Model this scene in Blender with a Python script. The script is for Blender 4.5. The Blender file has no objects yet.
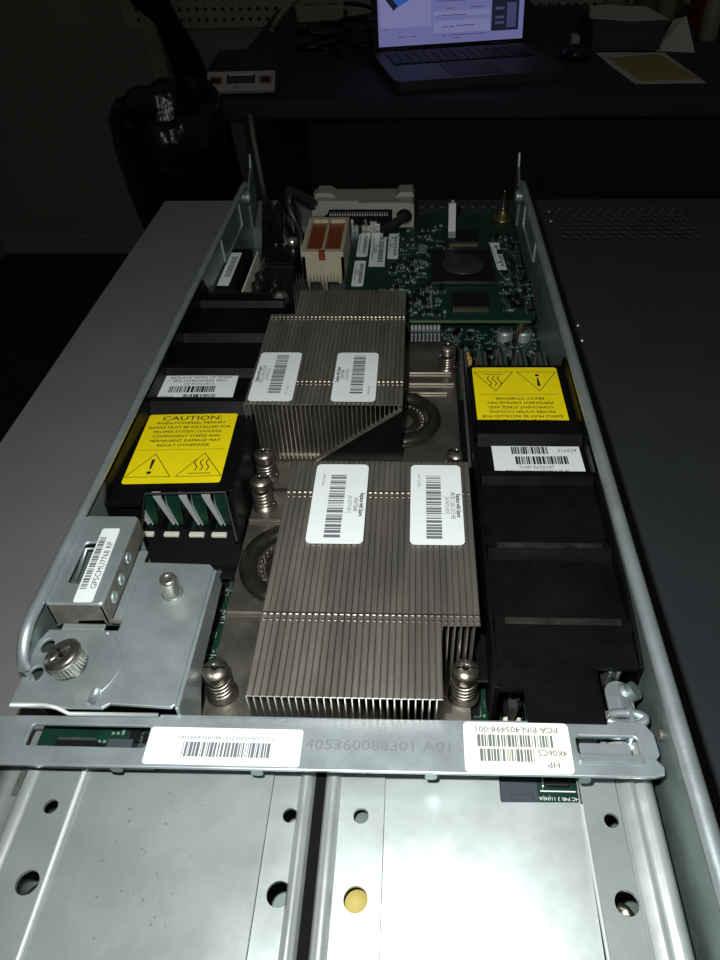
import bpy, math, random
from mathutils import Vector, Matrix
random.seed(7)
PI = math.pi
C = bpy.context.scene.collection
FLOOR_Z = -0.905      # the blade lies on a chassis whose lid is z = 0

# ------------------------------------------------------------------ materials
def srgb(c):
    return tuple(((v/255)/12.92 if v/255 <= .04045 else ((v/255+.055)/1.055)**2.4) for v in c)
MATS = {}
def mat(name, rgb, rough=.5, metal=0., noise=None, bump=None, spec=.5, emis=None, aniso=0, stretch=(1,1,1), coat=0):
    m = bpy.data.materials.new(name); m.use_nodes = True
    nt = m.node_tree; b = nt.nodes['Principled BSDF']
    b.inputs['Base Color'].default_value = (*rgb, 1)
    b.inputs['Roughness'].default_value = rough
    b.inputs['Metallic'].default_value = metal
    b.inputs['Specular IOR Level'].default_value = spec
    if coat: b.inputs['Coat Weight'].default_value = coat
    if emis:
        b.inputs['Emission Color'].default_value = (*emis[0], 1)
        b.inputs['Emission Strength'].default_value = emis[1]
    if noise or bump:
        tc = nt.nodes.new('ShaderNodeTexCoord'); mp = nt.nodes.new('ShaderNodeMapping')
        mp.inputs['Scale'].default_value = stretch
        nt.links.new(tc.outputs['Object'], mp.inputs['Vector'])
    if noise:                       # (scale, amount, roughness amount)
        n = nt.nodes.new('ShaderNodeTexNoise'); n.inputs['Scale'].default_value = noise[0]
        n.inputs['Detail'].default_value = 5; n.inputs['Roughness'].default_value = .65
        nt.links.new(mp.outputs[0], n.inputs['Vector'])
        r = nt.nodes.new('ShaderNodeValToRGB')
        a = noise[1]
        r.color_ramp.elements[0].position = .3; r.color_ramp.elements[1].position = .7
        r.color_ramp.elements[0].color = (*[max(0, v*(1-a)) for v in rgb], 1)
        r.color_ramp.elements[1].color = (*[min(1, v*(1+a)) for v in rgb], 1)
        nt.links.new(n.outputs['Fac'], r.inputs['Fac'])
        nt.links.new(r.outputs['Color'], b.inputs['Base Color'])
        if len(noise) > 2:
            mr = nt.nodes.new('ShaderNodeMapRange')
            mr.inputs['To Min'].default_value = max(.03, rough-noise[2]); mr.inputs['To Max'].default_value = min(1, rough+noise[2])
            mr.inputs['From Min'].default_value = .3; mr.inputs['From Max'].default_value = .7
            nt.links.new(n.outputs['Fac'], mr.inputs['Value'])
            nt.links.new(mr.outputs['Result'], b.inputs['Roughness'])
    if bump:
        n2 = nt.nodes.new('ShaderNodeTexNoise'); n2.inputs['Scale'].default_value = bump[0]
        n2.inputs['Detail'].default_value = 3
        nt.links.new(mp.outputs[0], n2.inputs['Vector'])
        bp = nt.nodes.new('ShaderNodeBump'); bp.inputs['Strength'].default_value = bump[1]
        bp.inputs['Distance'].default_value = bump[2]
        nt.links.new(n2.outputs['Fac'], bp.inputs['Height'])
        nt.links.new(bp.outputs[0], b.inputs['Normal'])
    MATS[name] = m
    return m

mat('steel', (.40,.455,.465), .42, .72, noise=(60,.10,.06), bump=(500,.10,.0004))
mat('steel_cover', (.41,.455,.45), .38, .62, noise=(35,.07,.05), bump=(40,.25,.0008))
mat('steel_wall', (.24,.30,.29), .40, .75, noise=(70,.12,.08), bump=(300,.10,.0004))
mat('steel_bar', (.42,.48,.50), .40, .70, noise=(80,.08,.05))
mat('bright_steel', (.72,.72,.66), .25, .95, noise=(200,.12,.08))
mat('nickel', (.33,.30,.26), .30, .95, noise=(150,.18,.1))
mat('fin', (.46,.43,.375), .37, .90, noise=(120,.14,.07), stretch=(1,.15,1))
mat('sink_base', (.30,.28,.24), .38, .92, noise=(90,.12,.08), bump=(300,.10,.0003))
mat('lid', (.215,.212,.205), .55, .25, noise=(25,.05,.04), bump=(1500,.15,.0003))
mat('lid_dark', (.034,.038,.042), .5, .25, noise=(25,.08,.04), bump=(1500,.15,.0003))
mat('pale_edge', (.58,.62,.60), .5, .4)  # paler steel for folded edges, their brightness put into the colour
mat('dark_gap', (.004,.004,.004), .9, 0, spec=.1)
mat('black_plastic', (.0030,.0031,.0036), .45, 0, noise=(60,.3,.1), bump=(700,.15,.0003), spec=.15)
mat('scuff', (.016,.015,.013), .6, 0, noise=(130,.85), spec=.2)
mat('gloss_black', (.005,.005,.006), .25, 0, spec=.4)
mat('yellow', srgb((236,214,10)), .35, 0, noise=(30,.05))
mat('yellow_in_black', (.012,.010,.004), .45)
mat('paper', (.70,.74,.74), .38, 0, noise=(60,.03))
mat('ivory_paper', (.78,.78,.66), .38, 0)
mat('ink', (.012,.012,.014), .5)
mat('ink_grey', (.13,.14,.15), .5)
mat('ink_pale', (.38,.40,.40), .5)
mat('emboss', (.50,.55,.55), .30, .75)
mat('pcb', (.0035,.027,.015), .35, 0, noise=(130,.35), bump=(900,.2,.0002))
mat('pcb_edge', (.05,.085,.05), .5)
mat('pcb_mark', (.15,.21,.18), .45)
mat('rail_steel', (.62,.66,.64), .32, .70, noise=(60,.06,.05))
mat('solder', (.24,.26,.24), .32, .8)
mat('chip', (.006,.006,.0065), .38, spec=.3)
mat('chip_lid', (.030,.026,.024), .45, .2)
mat('chip_grey', (.018,.018,.018), .5)
mat('brass', (.24,.19,.09), .3, .9)
mat('beige', (.34,.30,.21), .5, 0, noise=(200,.08))
mat('copper_film', (.19,.040,.010), .4, .2, noise=(160,.35), stretch=(6,1,1))
mat('conn_grey', (.22,.22,.185), .5, 0, noise=(160,.06))
mat('white_plastic', (.58,.58,.47), .4)
mat('dimm_spreader', (.13,.13,.125), .42, .6)
mat('clip_pale', (.30,.31,.31), .45)
mat('heat_pipe', (.11,.10,.085), .30, .9, noise=(150,.25,.1))
mat('cable_black', (.010,.010,.010), .38)
mat('tan_part', (.40,.24,.07), .5)
mat('connector_blue', (.040,.048,.062), .45)
mat('rust', (.16,.15,.13), .5, .5, noise=(200,.4))
# room
mat('wall_paint', (.30,.30,.265), .85, 0, noise=(3,.06), bump=(60,.1,.002))
mat('floor_tile', (.035,.034,.034), .6, 0, noise=(6,.3))
mat('skirting', (.36,.35,.32), .6)
mat('desk_top', (.026,.030,.034), .7, 0, noise=(12,.15))
mat('pegboard', (.40,.40,.34), .6, 0)
mat('wood', (.42,.36,.24), .6, 0, noise=(12,.2), stretch=(6,6,.6))
mat('bag', (.005,.005,.006), .22, 0, bump=(14,.5,.02), spec=.4)
mat('cloth_black', (.006,.006,.007), .9, 0, bump=(30,.5,.01), spec=.1)
mat('scale_silver', (.60,.60,.58), .35, .4)
mat('scale_red', (.40,.24,.22), .4)
mat('lcd', (.03,.035,.03), .2)
mat('laptop_silver', (.050,.050,.056), .5, .2)
mat('keys', (.008,.008,.009), .6)
mat('bezel', (.006,.006,.007), .3)
mat('scr_page', (.0,.0,.0), .4, emis=((.125,.125,.285),1.0))
mat('scr_panel', (.0,.0,.0), .4, emis=((.16,.16,.33),1.0))
mat('scr_line', (.0,.0,.0), .4, emis=((.045,.045,.12),1.0))
mat('scr_blue', (.0,.0,.0), .4, emis=((.02,.08,.34),1.0))
mat('scr_dark', (.0,.0,.0), .4, emis=((.008,.010,.020),1.0))
mat('paper_yellow', (.42,.34,.09), .7)
mat('paper_white', (.62,.62,.58), .7)
mat('box_dark', (.05,.05,.05), .6)
mat('cable_grey', (.33,.32,.28), .5)
mat('plastic_cream', (.34,.33,.28), .5)
mat('bottle_olive', (.12,.12,.03), .4)
mat('bottle_red', (.18,.02,.02), .4)
mat('bottle_pale', (.30,.27,.20), .4)
mat('table_dark', (.05,.045,.04), .6)

# ------------------------------------------------------------------ mesh builder
class MB:
    def __init__(s): s.v=[]; s.f=[]; s.m=[]; s.mats=[]; s.sm=[]
    def mi(s, name):
        if name not in s.mats: s.mats.append(name)
        return s.mats.index(name)
    def add(s, verts, faces, mt, smooth=False, M=None):
        o=len(s.v); k=s.mi(mt)
        for p in verts:
            p=Vector(p)
            if M is not None: p=M@p
            s.v.append(tuple(p))
        for f in faces:
            s.f.append([i+o for i in f]); s.m.append(k); s.sm.append(smooth)
        return s
    def box(s,x0,x1,y0,y1,z0,z1,mt,M=None):
        v=[(x,y,z) for x in(x0,x1) for y in(y0,y1) for z in(z0,z1)]
        f=[(0,1,3,2),(4,6,7,5),(0,4,5,1),(2,3,7,6),(0,2,6,4),(1,5,7,3)]
        return s.add(v,f,mt,False,M)
    def prism(s,poly,a0,a1,mt,axis='z',M=None,smooth=False,caps=True):
        def P(u,w,a):
            return (u,w,a) if axis=='z' else ((u,a,w) if axis=='y' else (a,u,w))
        n=len(poly)
        v=[P(u,w,a0) for u,w in poly]+[P(u,w,a1) for u,w in poly]
        s.add(v,[(i,(i+1)%n,(i+1)%n+n,i+n) for i in range(n)],mt,smooth,M)
        if caps: s.add(v,[tuple(range(n-1,-1,-1)),tuple(range(n,2*n))],mt,False,M)
        return s
    def lathe(s,prof,mt,c=(0,0,0),n=28,M=None,smooth=True):
        v=[];f=[]
        for r,z in prof:
            for i in range(n):
                a=2*PI*i/n; v.append((c[0]+r*math.cos(a),c[1]+r*math.sin(a),c[2]+z))
        for j in range(len(prof)-1):
            for i in range(n):
                f.append((j*n+i,j*n+(i+1)%n,(j+1)*n+(i+1)%n,(j+1)*n+i))
        if prof[0][0]>1e-6: f.append(tuple(range(n-1,-1,-1)))
        if prof[-1][0]>1e-6: f.append(tuple((len(prof)-1)*n+i for i in range(n)))
        return s.add(v,f,mt,smooth,M)
    def cyl(s,p0,p1,r,mt,n=20,r1=None,smooth=True):
        p0=Vector(p0);p1=Vector(p1);d=p1-p0;L=d.length
        M=Matrix.Translation(p0)@d.to_track_quat('Z','Y').to_matrix().to_4x4()
        r1=r if r1 is None else r1
        v=[(q*math.cos(2*PI*i/n),q*math.sin(2*PI*i/n),z) for q,z in((r,0),(r1,L)) for i in range(n)]
        s.add(v,[(i,(i+1)%n,(i+1)%n+n,i+n) for i in range(n)],mt,smooth,M)
        s.add(v,[tuple(range(n-1,-1,-1)),tuple(range(n,2*n))],mt,False,M)
        return s
    def tube(s,pts,r,mt,n=10,closed=False,sz=1.):
        pts=[Vector(p) for p in pts];N=len(pts);v=[];f=[]
        up=Vector((0,0,1))
        for i,p in enumerate(pts):
            a=pts[(i-1)%N] if (closed or i>0) else p
            b=pts[(i+1)%N] if (closed or i<N-1) else p
            t=(b-a).normalized()
            u=up if abs(t.dot(up))<.95 else Vector((0,1,0))
            sd=t.cross(u).normalized();w=sd.cross(t).normalized()
            for k in range(n):
                q=2*PI*k/n; v.append(p+sd*(r*math.cos(q))+w*(r*sz*math.sin(q)))
        seg=N if closed else N-1
        for i in range(seg):
            for k in range(n):
                a=i*n+k;b=i*n+(k+1)%n;c=((i+1)%N)*n+(k+1)%n;d=((i+1)%N)*n+k
                f.append((a,b,c,d))
        if not closed:
            f.append(tuple(range(n))); f.append(tuple((N-1)*n+k for k in range(n-1,-1,-1)))
        return s.add(v,f,mt,True)
    def quad(s,a,b,c,d,mt): return s.add([a,b,c,d],[(0,1,2,3)],mt)
    def mesh(s,me,mt,M):
        k=s.mi(mt); o=len(s.v)
        for q in me.vertices: s.v.append(tuple(M@q.co))
        for p in me.polygons:
            s.f.append([i+o for i in p.vertices]); s.m.append(k); s.sm.append(False)
        return s
    def text(s,body,x,y,size,mt,M,rot=0,align='CENTER',z=.00006,sx=1.,bold=0.):
        cu=bpy.data.curves.new('t','FONT'); cu.body=body; cu.size=size
        cu.align_x=align; cu.align_y='CENTER'; cu.resolution_u=2; cu.offset=bold
        ob=bpy.data.objects.new('t',cu)
        me=bpy.data.meshes.new_from_object(ob)
        T=M@Matrix.Translation((x,y,z))@Matrix.Rotation(rot,4,'Z')@Matrix.Diagonal((sx,1,1,1))
        s.mesh(me,mt,T)
        bpy.data.objects.remove(ob); bpy.data.meshes.remove(me); bpy.data.curves.remove(cu)
        return s
    def plate(s,outer,holes,z0,z1,mt,M=Matrix(),bev=0.):
        """sheet with real holes: 2D filled curve turned into a mesh"""
        cu=bpy.data.curves.new('p','CURVE'); cu.dimensions='2D'; cu.fill_mode='BOTH'
        for pl in [outer]+holes:
            sp=cu.splines.new('POLY'); sp.points.add(len(pl)-1)
            for i,(x,y) in enumerate(pl): sp.points[i].co=(x,y,0,1)
            sp.use_cyclic_u=True
        cu.extrude=(z1-z0)/2-bev; cu.bevel_depth=bev; cu.bevel_resolution=1; cu.offset=-bev
        ob=bpy.data.objects.new('p',cu); me=bpy.data.meshes.new_from_object(ob)
        s.mesh(me,mt,M@Matrix.Translation((0,0,(z0+z1)/2)))
        bpy.data.objects.remove(ob); bpy.data.meshes.remove(me); bpy.data.curves.remove(cu)
        return s
    def barcode(s,x0,x1,y0,y1,mt,M,n=40,seed=1,vertical=False,z=.00005):
        """bars across x (vertical=True: bars stacked along y)"""
        r=random.Random(seed); a,b=(y0,y1) if vertical else (x0,x1)
        ws=[(r.choice((1,2,3,4)) if i%2==0 else r.choice((1,1,2))) for i in range(2*n+1)]; u=(b-a)/sum(ws); t=a
        for i,w in enumerate(ws):
            if i%2==0:
                q=(x0,t,x1,t+w*u) if vertical else (t,y0,t+w*u,y1)
                s.add([(q[0],q[1],z),(q[2],q[1],z),(q[2],q[3],z),(q[0],q[3],z)],[(0,1,2,3)],mt,False,M)
            t+=w*u
        return s
    def line(s,pts,w,mt,M,z=.00006,closed=False):
        n=len(pts)
        for i in range(n if closed else n-1):
            a=Vector(pts[i]);b=Vector(pts[(i+1)%n]);d=(b-a)
            if d.length<1e-9: continue
            q=Vector((-d.y,d.x)).normalized()*w/2; e=d.normalized()*w/2
            P=[a-e+q,a-e-q,b+e-q,b+e+q]
            s.add([(p.x,p.y,z) for p in P],[(0,1,2,3)],mt,False,M)
        return s
    def build(s,name,parent=None,bevel=0.,seg=2,smooth_all=False):
        me=bpy.data.meshes.new(name); me.from_pydata(s.v,[],s.f)
        for k in s.mats: me.materials.append(MATS[k])
        me.polygons.foreach_set('material_index',s.m)
        me.polygons.foreach_set('use_smooth',[True]*len(s.f) if smooth_all else s.sm)
        me.update()
        o=bpy.data.objects.new(name,me); C.objects.link(o)
        if parent is not None:
            o.parent=parent; o.matrix_parent_inverse=Matrix.Translation(parent.location).inverted()
        if bevel:
            md=o.modifiers.new('bevel','BEVEL'); md.width=bevel; md.segments=seg; md.limit_method='ANGLE'; md.angle_limit=.6
        return o

def tag(o,label=None,cat=None,group=None,kind=None):
    if label: o['label']=label
    if cat: o['category']=cat
    if group: o['group']=group
    if kind: o['kind']=kind
    return o
def thing(name,loc,label,cat,group=None):
    o=bpy.data.objects.new(name,None); o.location=loc; o.empty_display_size=.01
    C.objects.link(o); return tag(o,label,cat,group)
def copy_tree(o,parent=None):
    c=o.copy(); C.objects.link(c)
    if parent is not None: c.parent=parent
    for ch in list(o.children): copy_tree(ch,c)
    return c

def circ(cx,cy,r,n=24,ry=None,a0=0):
    ry=r if ry is None else ry
    return [(cx+r*math.cos(a0+2*PI*i/n),cy+ry*math.sin(a0+2*PI*i/n)) for i in range(n)]
def rrect(x0,x1,y0,y1,r,n=4):
    p=[]
    for cx,cy,a in((x1-r,y1-r,0),(x0+r,y1-r,PI/2),(x0+r,y0+r,PI),(x1-r,y0+r,1.5*PI)):
        for i in range(n+1):
            t=a+PI/2*i/n; p.append((cx+r*math.cos(t),cy+r*math.sin(t)))
    return p
def TM(x,y,z,rz=0): return Matrix.Translation((x,y,z))@Matrix.Rotation(rz,4,'Z')

# =================================================================== THE ROOM
def room():
    m=MB(); m.box(-2.2,2.6,-1.2,2.5,FLOOR_Z-.05,FLOOR_Z,'floor_tile'); tag(m.build('floor'),kind='structure')
    m=MB(); m.box(-2.2,2.6,2.43,2.5,FLOOR_Z,1.6,'wall_paint'); tag(m.build('wall_back'),kind='structure')
    m=MB(); m.box(-2.2,2.6,2.412,2.43,FLOOR_Z,FLOOR_Z+.07,'skirting'); tag(m.build('baseboard_back',bevel=.004),kind='structure')
    m=MB(); m.box(-1.56,-1.49,-1.2,2.41,FLOOR_Z,1.6,'wall_paint'); tag(m.build('wall_left'),kind='structure')
room()

# the low table that carries the chassis
t=thing('work_table',(.02,.2,FLOOR_Z),'dark work table standing under the grey rack chassis','table')
m=MB(); m.box(-.185,.62,-.35,.60,-.155-.03,-.155,'table_dark'); m.build('tabletop',t,.003)
for x in(-.16,.58):
    for y in(-.31,.56):
        m=MB(); m.box(x-.02,x+.02,y-.02,y+.02,FLOOR_Z,-.185,'table_dark'); m.build('leg',t)

# rack chassis lid with two perforated patches near the far edge
t=thing('rack_chassis',(.02,.15,-.155),'large flat grey rack chassis whose lid lies under the open blade server','server chassis')
X0,X1,Y0,Y1=-.199,.243,-.30,.558
holes=[]
def hexrow(xa,xb,ya,yb,px,py,r):
    j=0;y=ya
    while y<=yb:
        x=xa+(px/2 if j%2 else 0)
        while x<=xb:
            holes.append([(x+r*math.cos(PI/6+PI/3*i),y+r*.9*math.sin(PI/6+PI/3*i)) for i in range(6)]); x+=px
        y+=py; j+=1
hexrow(.004,.072,.515,.548,.0078,.0075,.0030)
hexrow(.104,.200,.488,.543,.0078,.0075,.0030)
m=MB(); m.plate([(-.0210,Y0),(X1,Y0),(X1,Y1),(-.0210,Y1)],holes,-.0012,0,'lid_dark')
lid=m.build('vented_lid',t)
m=MB(); m.box(X0,-.0213,Y0,Y1,-.0012,0,'lid'); tag(m.build('plain_lid',t),'lighter grey plain half of the lid')
m=MB()
m.box(X0,X0+.0012,Y0,Y1,-.155,-.0012,'lid'); m.box(X1-.0012,X1,Y0,Y1,-.155,-.0012,'lid')
m.box(X0+.0012,X1-.0012,Y0,Y0+.0012,-.155,-.0012,'lid'); m.box(X0+.0012,X1-.0012,Y1-.0012,Y1,-.155,-.0012,'lid')
m.box(X0+.0012,X1-.0012,Y0+.0012,Y1-.0012,-.155,-.1535,'lid'); m.build('body',t)
m=MB(); m.box(X0+.002,X1-.002,Y0+.002,Y1-.002,-.04,-.038,'dark_gap'); m.build('inner_floor',t)
for x,y in((.1000,.5651-.030),(.0990,.5471-.030),(.0947,.3687),(.0943,.3523)):
    m=MB(); m.lathe([(.0016,0),(.0016,.0003),(.0008,.0007),(0,.0008)],'bright_steel',(x,y,0),12)
    tag(m.build('rivet',t),'small shiny rivet in the lid')

# =================================================================== BLADE TRAY
tray=thing('blade_tray',(-.022,.28,0),'galvanized steel tray of the blade server with two long side walls','server tray')
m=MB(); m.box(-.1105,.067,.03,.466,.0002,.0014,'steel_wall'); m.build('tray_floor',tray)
def hem(xc,w,zt,side):
    """rolled hem outline in (x,z): a sheet rising to a flattened roll on top"""
    p=[]
    for i in range(9):
        a=PI*i/8; p.append((xc+w/2*math.cos(a),zt-.0022+.0022*math.sin(a)))
    return p
# left wall: sheet plus roll, rounded down at the near end
m=MB()
prof=[(-.1123,.0002)]
WL=-.1123
side=[(.462,.0002),(.462,.030)]
def wall_side(y_near,y_far,roundr,extra):
    p=[(y_far,.0002),(y_far,.046),(y_far-.006,.0485)]
    for i in range(7):
        a=PI/2+PI/2*i/6
        p.append((y_near+roundr+roundr*math.cos(a),.0485-roundr+roundr*math.sin(a)))
    p.append((y_near,.0002)); return p
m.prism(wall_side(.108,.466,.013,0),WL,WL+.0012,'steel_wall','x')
m.build('left_wall',tray,.0003)
m=MB(); pts=[]
for i in range(9):
    a=PI*(1-.5*i/8); pts.append((WL+.0020,.108+.013+.013*math.cos(a),.0484-.013+.013*math.sin(a)))
for i in range(1,30): pts.append((WL+.0020,.121+(.459-.121)*i/29,.0484))
pts.append((WL+.0020,.4655,.0455))
m.tube(pts,.0018,'steel',12,sz=.85); tag(m.build('left_wall_hem',tray),'rolled top edge')
WR=.0687
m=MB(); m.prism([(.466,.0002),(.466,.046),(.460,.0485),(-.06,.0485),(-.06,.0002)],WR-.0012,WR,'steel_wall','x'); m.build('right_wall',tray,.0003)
m=MB(); m.tube([(WR-.0018,-.06+(.5185)*i/39,.0482) for i in range(40)]+[(WR-.0018,.4655,.0455)],.0023,'steel',12,sz=.85); tag(m.build('right_wall_hem',tray),'rolled top edge')
for z in(.0405,.0130):
    m=MB(); m.box(WR-.0015,WR-.0012,-.06,.30,z,z+.0007,'rust'); tag(m.build('wall_score_line',tray),'faint brownish score line')
# embossed frames and hooks at the far ends of the walls
for sx,x in((1,WL+.0012),(-1,WR-.0012)):
    m=MB()
    for y0,y1,z0,z1 in((.386,.440,.0445,.0455),(.386,.440,.0293,.0303),(.386,.387,.0293,.0455),(.439,.440,.0293,.0455)):
        m.box(min(x,x+sx*.0008),max(x,x+sx*.0008),y0,y1,z0,z1,'steel')
    tag(m.build('embossed_frame',tray),'raised rectangle pressed into the wall')
    m=MB(); m.cyl((x,.452,.043),(x+sx*.004,.452,.043),.0042,'steel_wall',20); m.lathe([(.0042,0),(.0020,.0014),(0,.0016)],'steel',(0,0,0),20,Matrix.Translation((x+sx*.004,.452,.043))@Matrix.Rotation(sx*PI/2,4,'Y')); m.build('boss',tray)
    m=MB(); m.prism([(.466,.018),(.488,.030),(.490,.052),(.488,.0575),(.484,.050),(.466,.040)],x,x+sx*.0012,'steel_wall','x'); m.build('rear_hook',tray)
# tray rear lip
m=MB(); m.box(-.111,-.070,.4650,.4662,.0014,.018,'steel_wall'); m.box(-.0705,.067,.4700,.4712,.0002,.012,'steel_wall'); m.build('rear_lip',tray)

# mainboard
BZ=.0068
mb=thing('mainboard',(-.02,.30,.0014),'green main circuit board lying in the steel tray beneath the heat sinks','circuit board')
m=MB(); m.box(-.1095,.0665,.1005,.458,BZ-.0016,BZ,'pcb'); m.build('board',mb)
for x,y in((-.1,.11),(.06,.11),(-.1,.44),(.06,.44),(-.022,.22)):
    m=MB(); m.cyl((x,y,.0014),(x,y,BZ-.0016),.003,'brass',14); m.build('standoff',mb)
def smd(m,x0,x1,y0,y1,z,n,seed,mix=('chip','solder','pcb_mark','tan_part')):
    r=random.Random(seed)
    for _ in range(n):
        x=r.uniform(x0,x1);y=r.uniform(y0,y1);k=r.random()
        w,h=((.0016,.0009) if r.random()<.5 else (.0009,.0016))
        if k<.45:
            m.box(x,x+w,y,y+h,z,z+.0007,'solder'); m.box(x+w*.25,x+w*.75,y-.00003,y+h+.00003,z,z+.00075,mix[0])
        elif k<.62: m.box(x,x+.003,y,y+.004,z,z+.0014,'chip'); [m.box(x-.0006,x+.0036,y+.0006+.001*i,y+.001+.001*i,z,z+.0005,'solder') for i in range(3)]
        elif k<.9:
            for i in range(r.choice((2,3,4))): m.box(x+i*.0014,x+i*.0014+.0008,y,y+r.choice((.0008,.002)),z,z+.00012,'pcb_mark')
        else: m.box(x,x+w*1.4,y,y+h,z,z+.0008,mix[2])
m=MB(); smd(m,-.083,-.066,.103,.176,BZ,95,3); smd(m,.022,.066,.293,.352,BZ,230,4); smd(m,.014,.022,.332,.352,BZ,40,44); smd(m,-.104,-.064,.352,.452,BZ,120,5)
smd(m,.018,.026,.11,.30,BZ,40,6)
tag(m.build('surface_mount_parts',mb),'tiny chips, resistors and printed marks',kind='stuff')
# chips and printed outlines visible between bracket and heat sink
for x,y,w,h in((-.0725,.1690,.005,.006),(-.0735,.1480,.005,.006),(-.0770,.1215,.012,.0125),(-.0745,.1580,.0055,.004)):
    m=MB(); m.box(x,x+w,y,y+h,BZ,BZ+.0016,'chip'); m.build('chip',mb,.0003)
m=MB()
M=TM(-.0715,.1265,BZ+.0018)
m.plate(rrect(-.0028,.0028,-.0075,.0055,.0003),[],0,.0001,'paper',M); m.text('481202',-.0012,-.001,.0020,'ink',M,PI/2,z=.00016); m.text('C',.0014,.002,.0020,'ink',M,PI/2,z=.00016)
tag(m.build('chip_sticker',mb),'small white sticker on a chip')
m=MB()
for y in(.1335,.1365,.1500,.1525):
    m.box(-.0815,-.0668,y,y+.0004,BZ,BZ+.0001,'clip_pale')
for i in range(7):
    x=-.0806+i*.0019; m.line([(x,.1340),(x+.0012,.1340),(x+.0012,.1358),(x,.1358)],.00025,'clip_pale',TM(0,0,BZ),closed=True)
r_=random.Random(12)
for i in range(16):
    x=r_.uniform(-.0745,-.0685);y=r_.uniform(.142,.176);w=r_.uniform(.001,.0028);h=r_.uniform(.001,.0026)
    m.line([(x,y),(x+w,y),(x+w,y+h),(x,y+h)],.00022,'clip_pale',TM(0,0,BZ+.00005),closed=True)
m.build('printed_outline',mb)
# fuse-box row of short bars and a tan part by the far end of the right memory bank
m=MB(); m.box(-.0030,.0150,.3322,.3330,BZ,BZ+.004,'solder')
for i in range(8):
    x=-.0022+i*.0021; m.box(x,x+.0009,.3330,.3400,BZ+.003,BZ+.0042,'clip_pale'); m.box(x-.0003,x+.0012,.3395,.3410,BZ,BZ+.0050,'solder'); m.box(x,x+.0008,.3410,.3480,BZ+.002,BZ+.0030,'solder'); m.box(x-.0003,x+.0012,.3470,.3485,BZ,BZ+.0050,'clip_pale')
tag(m.build('resistor_rack',mb),'comb of short shiny metal bars')
m=MB(); m.box(.0245,.0285,.302,.306,BZ,BZ+.012,'tan_part'); m.box(.0255,.0275,.3015,.3065,BZ+.012,BZ+.014,'tan_part'); m.build('tan_component',mb,.0004)
m=MB(); m.cyl((-.056,.345,BZ),(-.056,.345,.030),.0001,'chip'); 
for k in range(2): m=MB(); m.box(.0185,.0225,.0995+.0*k,.1035,BZ,.018+.001*k,'tan_part'); 
m.build('amber_tab',mb)

# electrolytic capacitors near the far end of the right baffle
for x,y,h,lab in((.0490,.3410,.0060,'silver can capacitor under the near edge of the green mezzanine card, farther left'),(.0590,.3410,.0060,'silver can capacitor under the card edge, nearest the right tray wall'),(.0470,.3235,.0035,'low silver can capacitor just behind the grey memory heat spreaders')):
    m=MB(); m.lathe([(.0044,0),(.0046,.0008),(.0044,.0018),(.0044,h-.0008),(.0041,h),(.0036,h),(.0035,h-.0002),(0,h-.0002)],'steel',(x,y,BZ),28)
    m.lathe([(.0034,0),(.0034,.0003),(0,.0003)],'steel_wall',(x,y,BZ+h-.0002),24)
    tag(m.build('capacitor'),lab,'capacitor','silver can capacitors')

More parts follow.
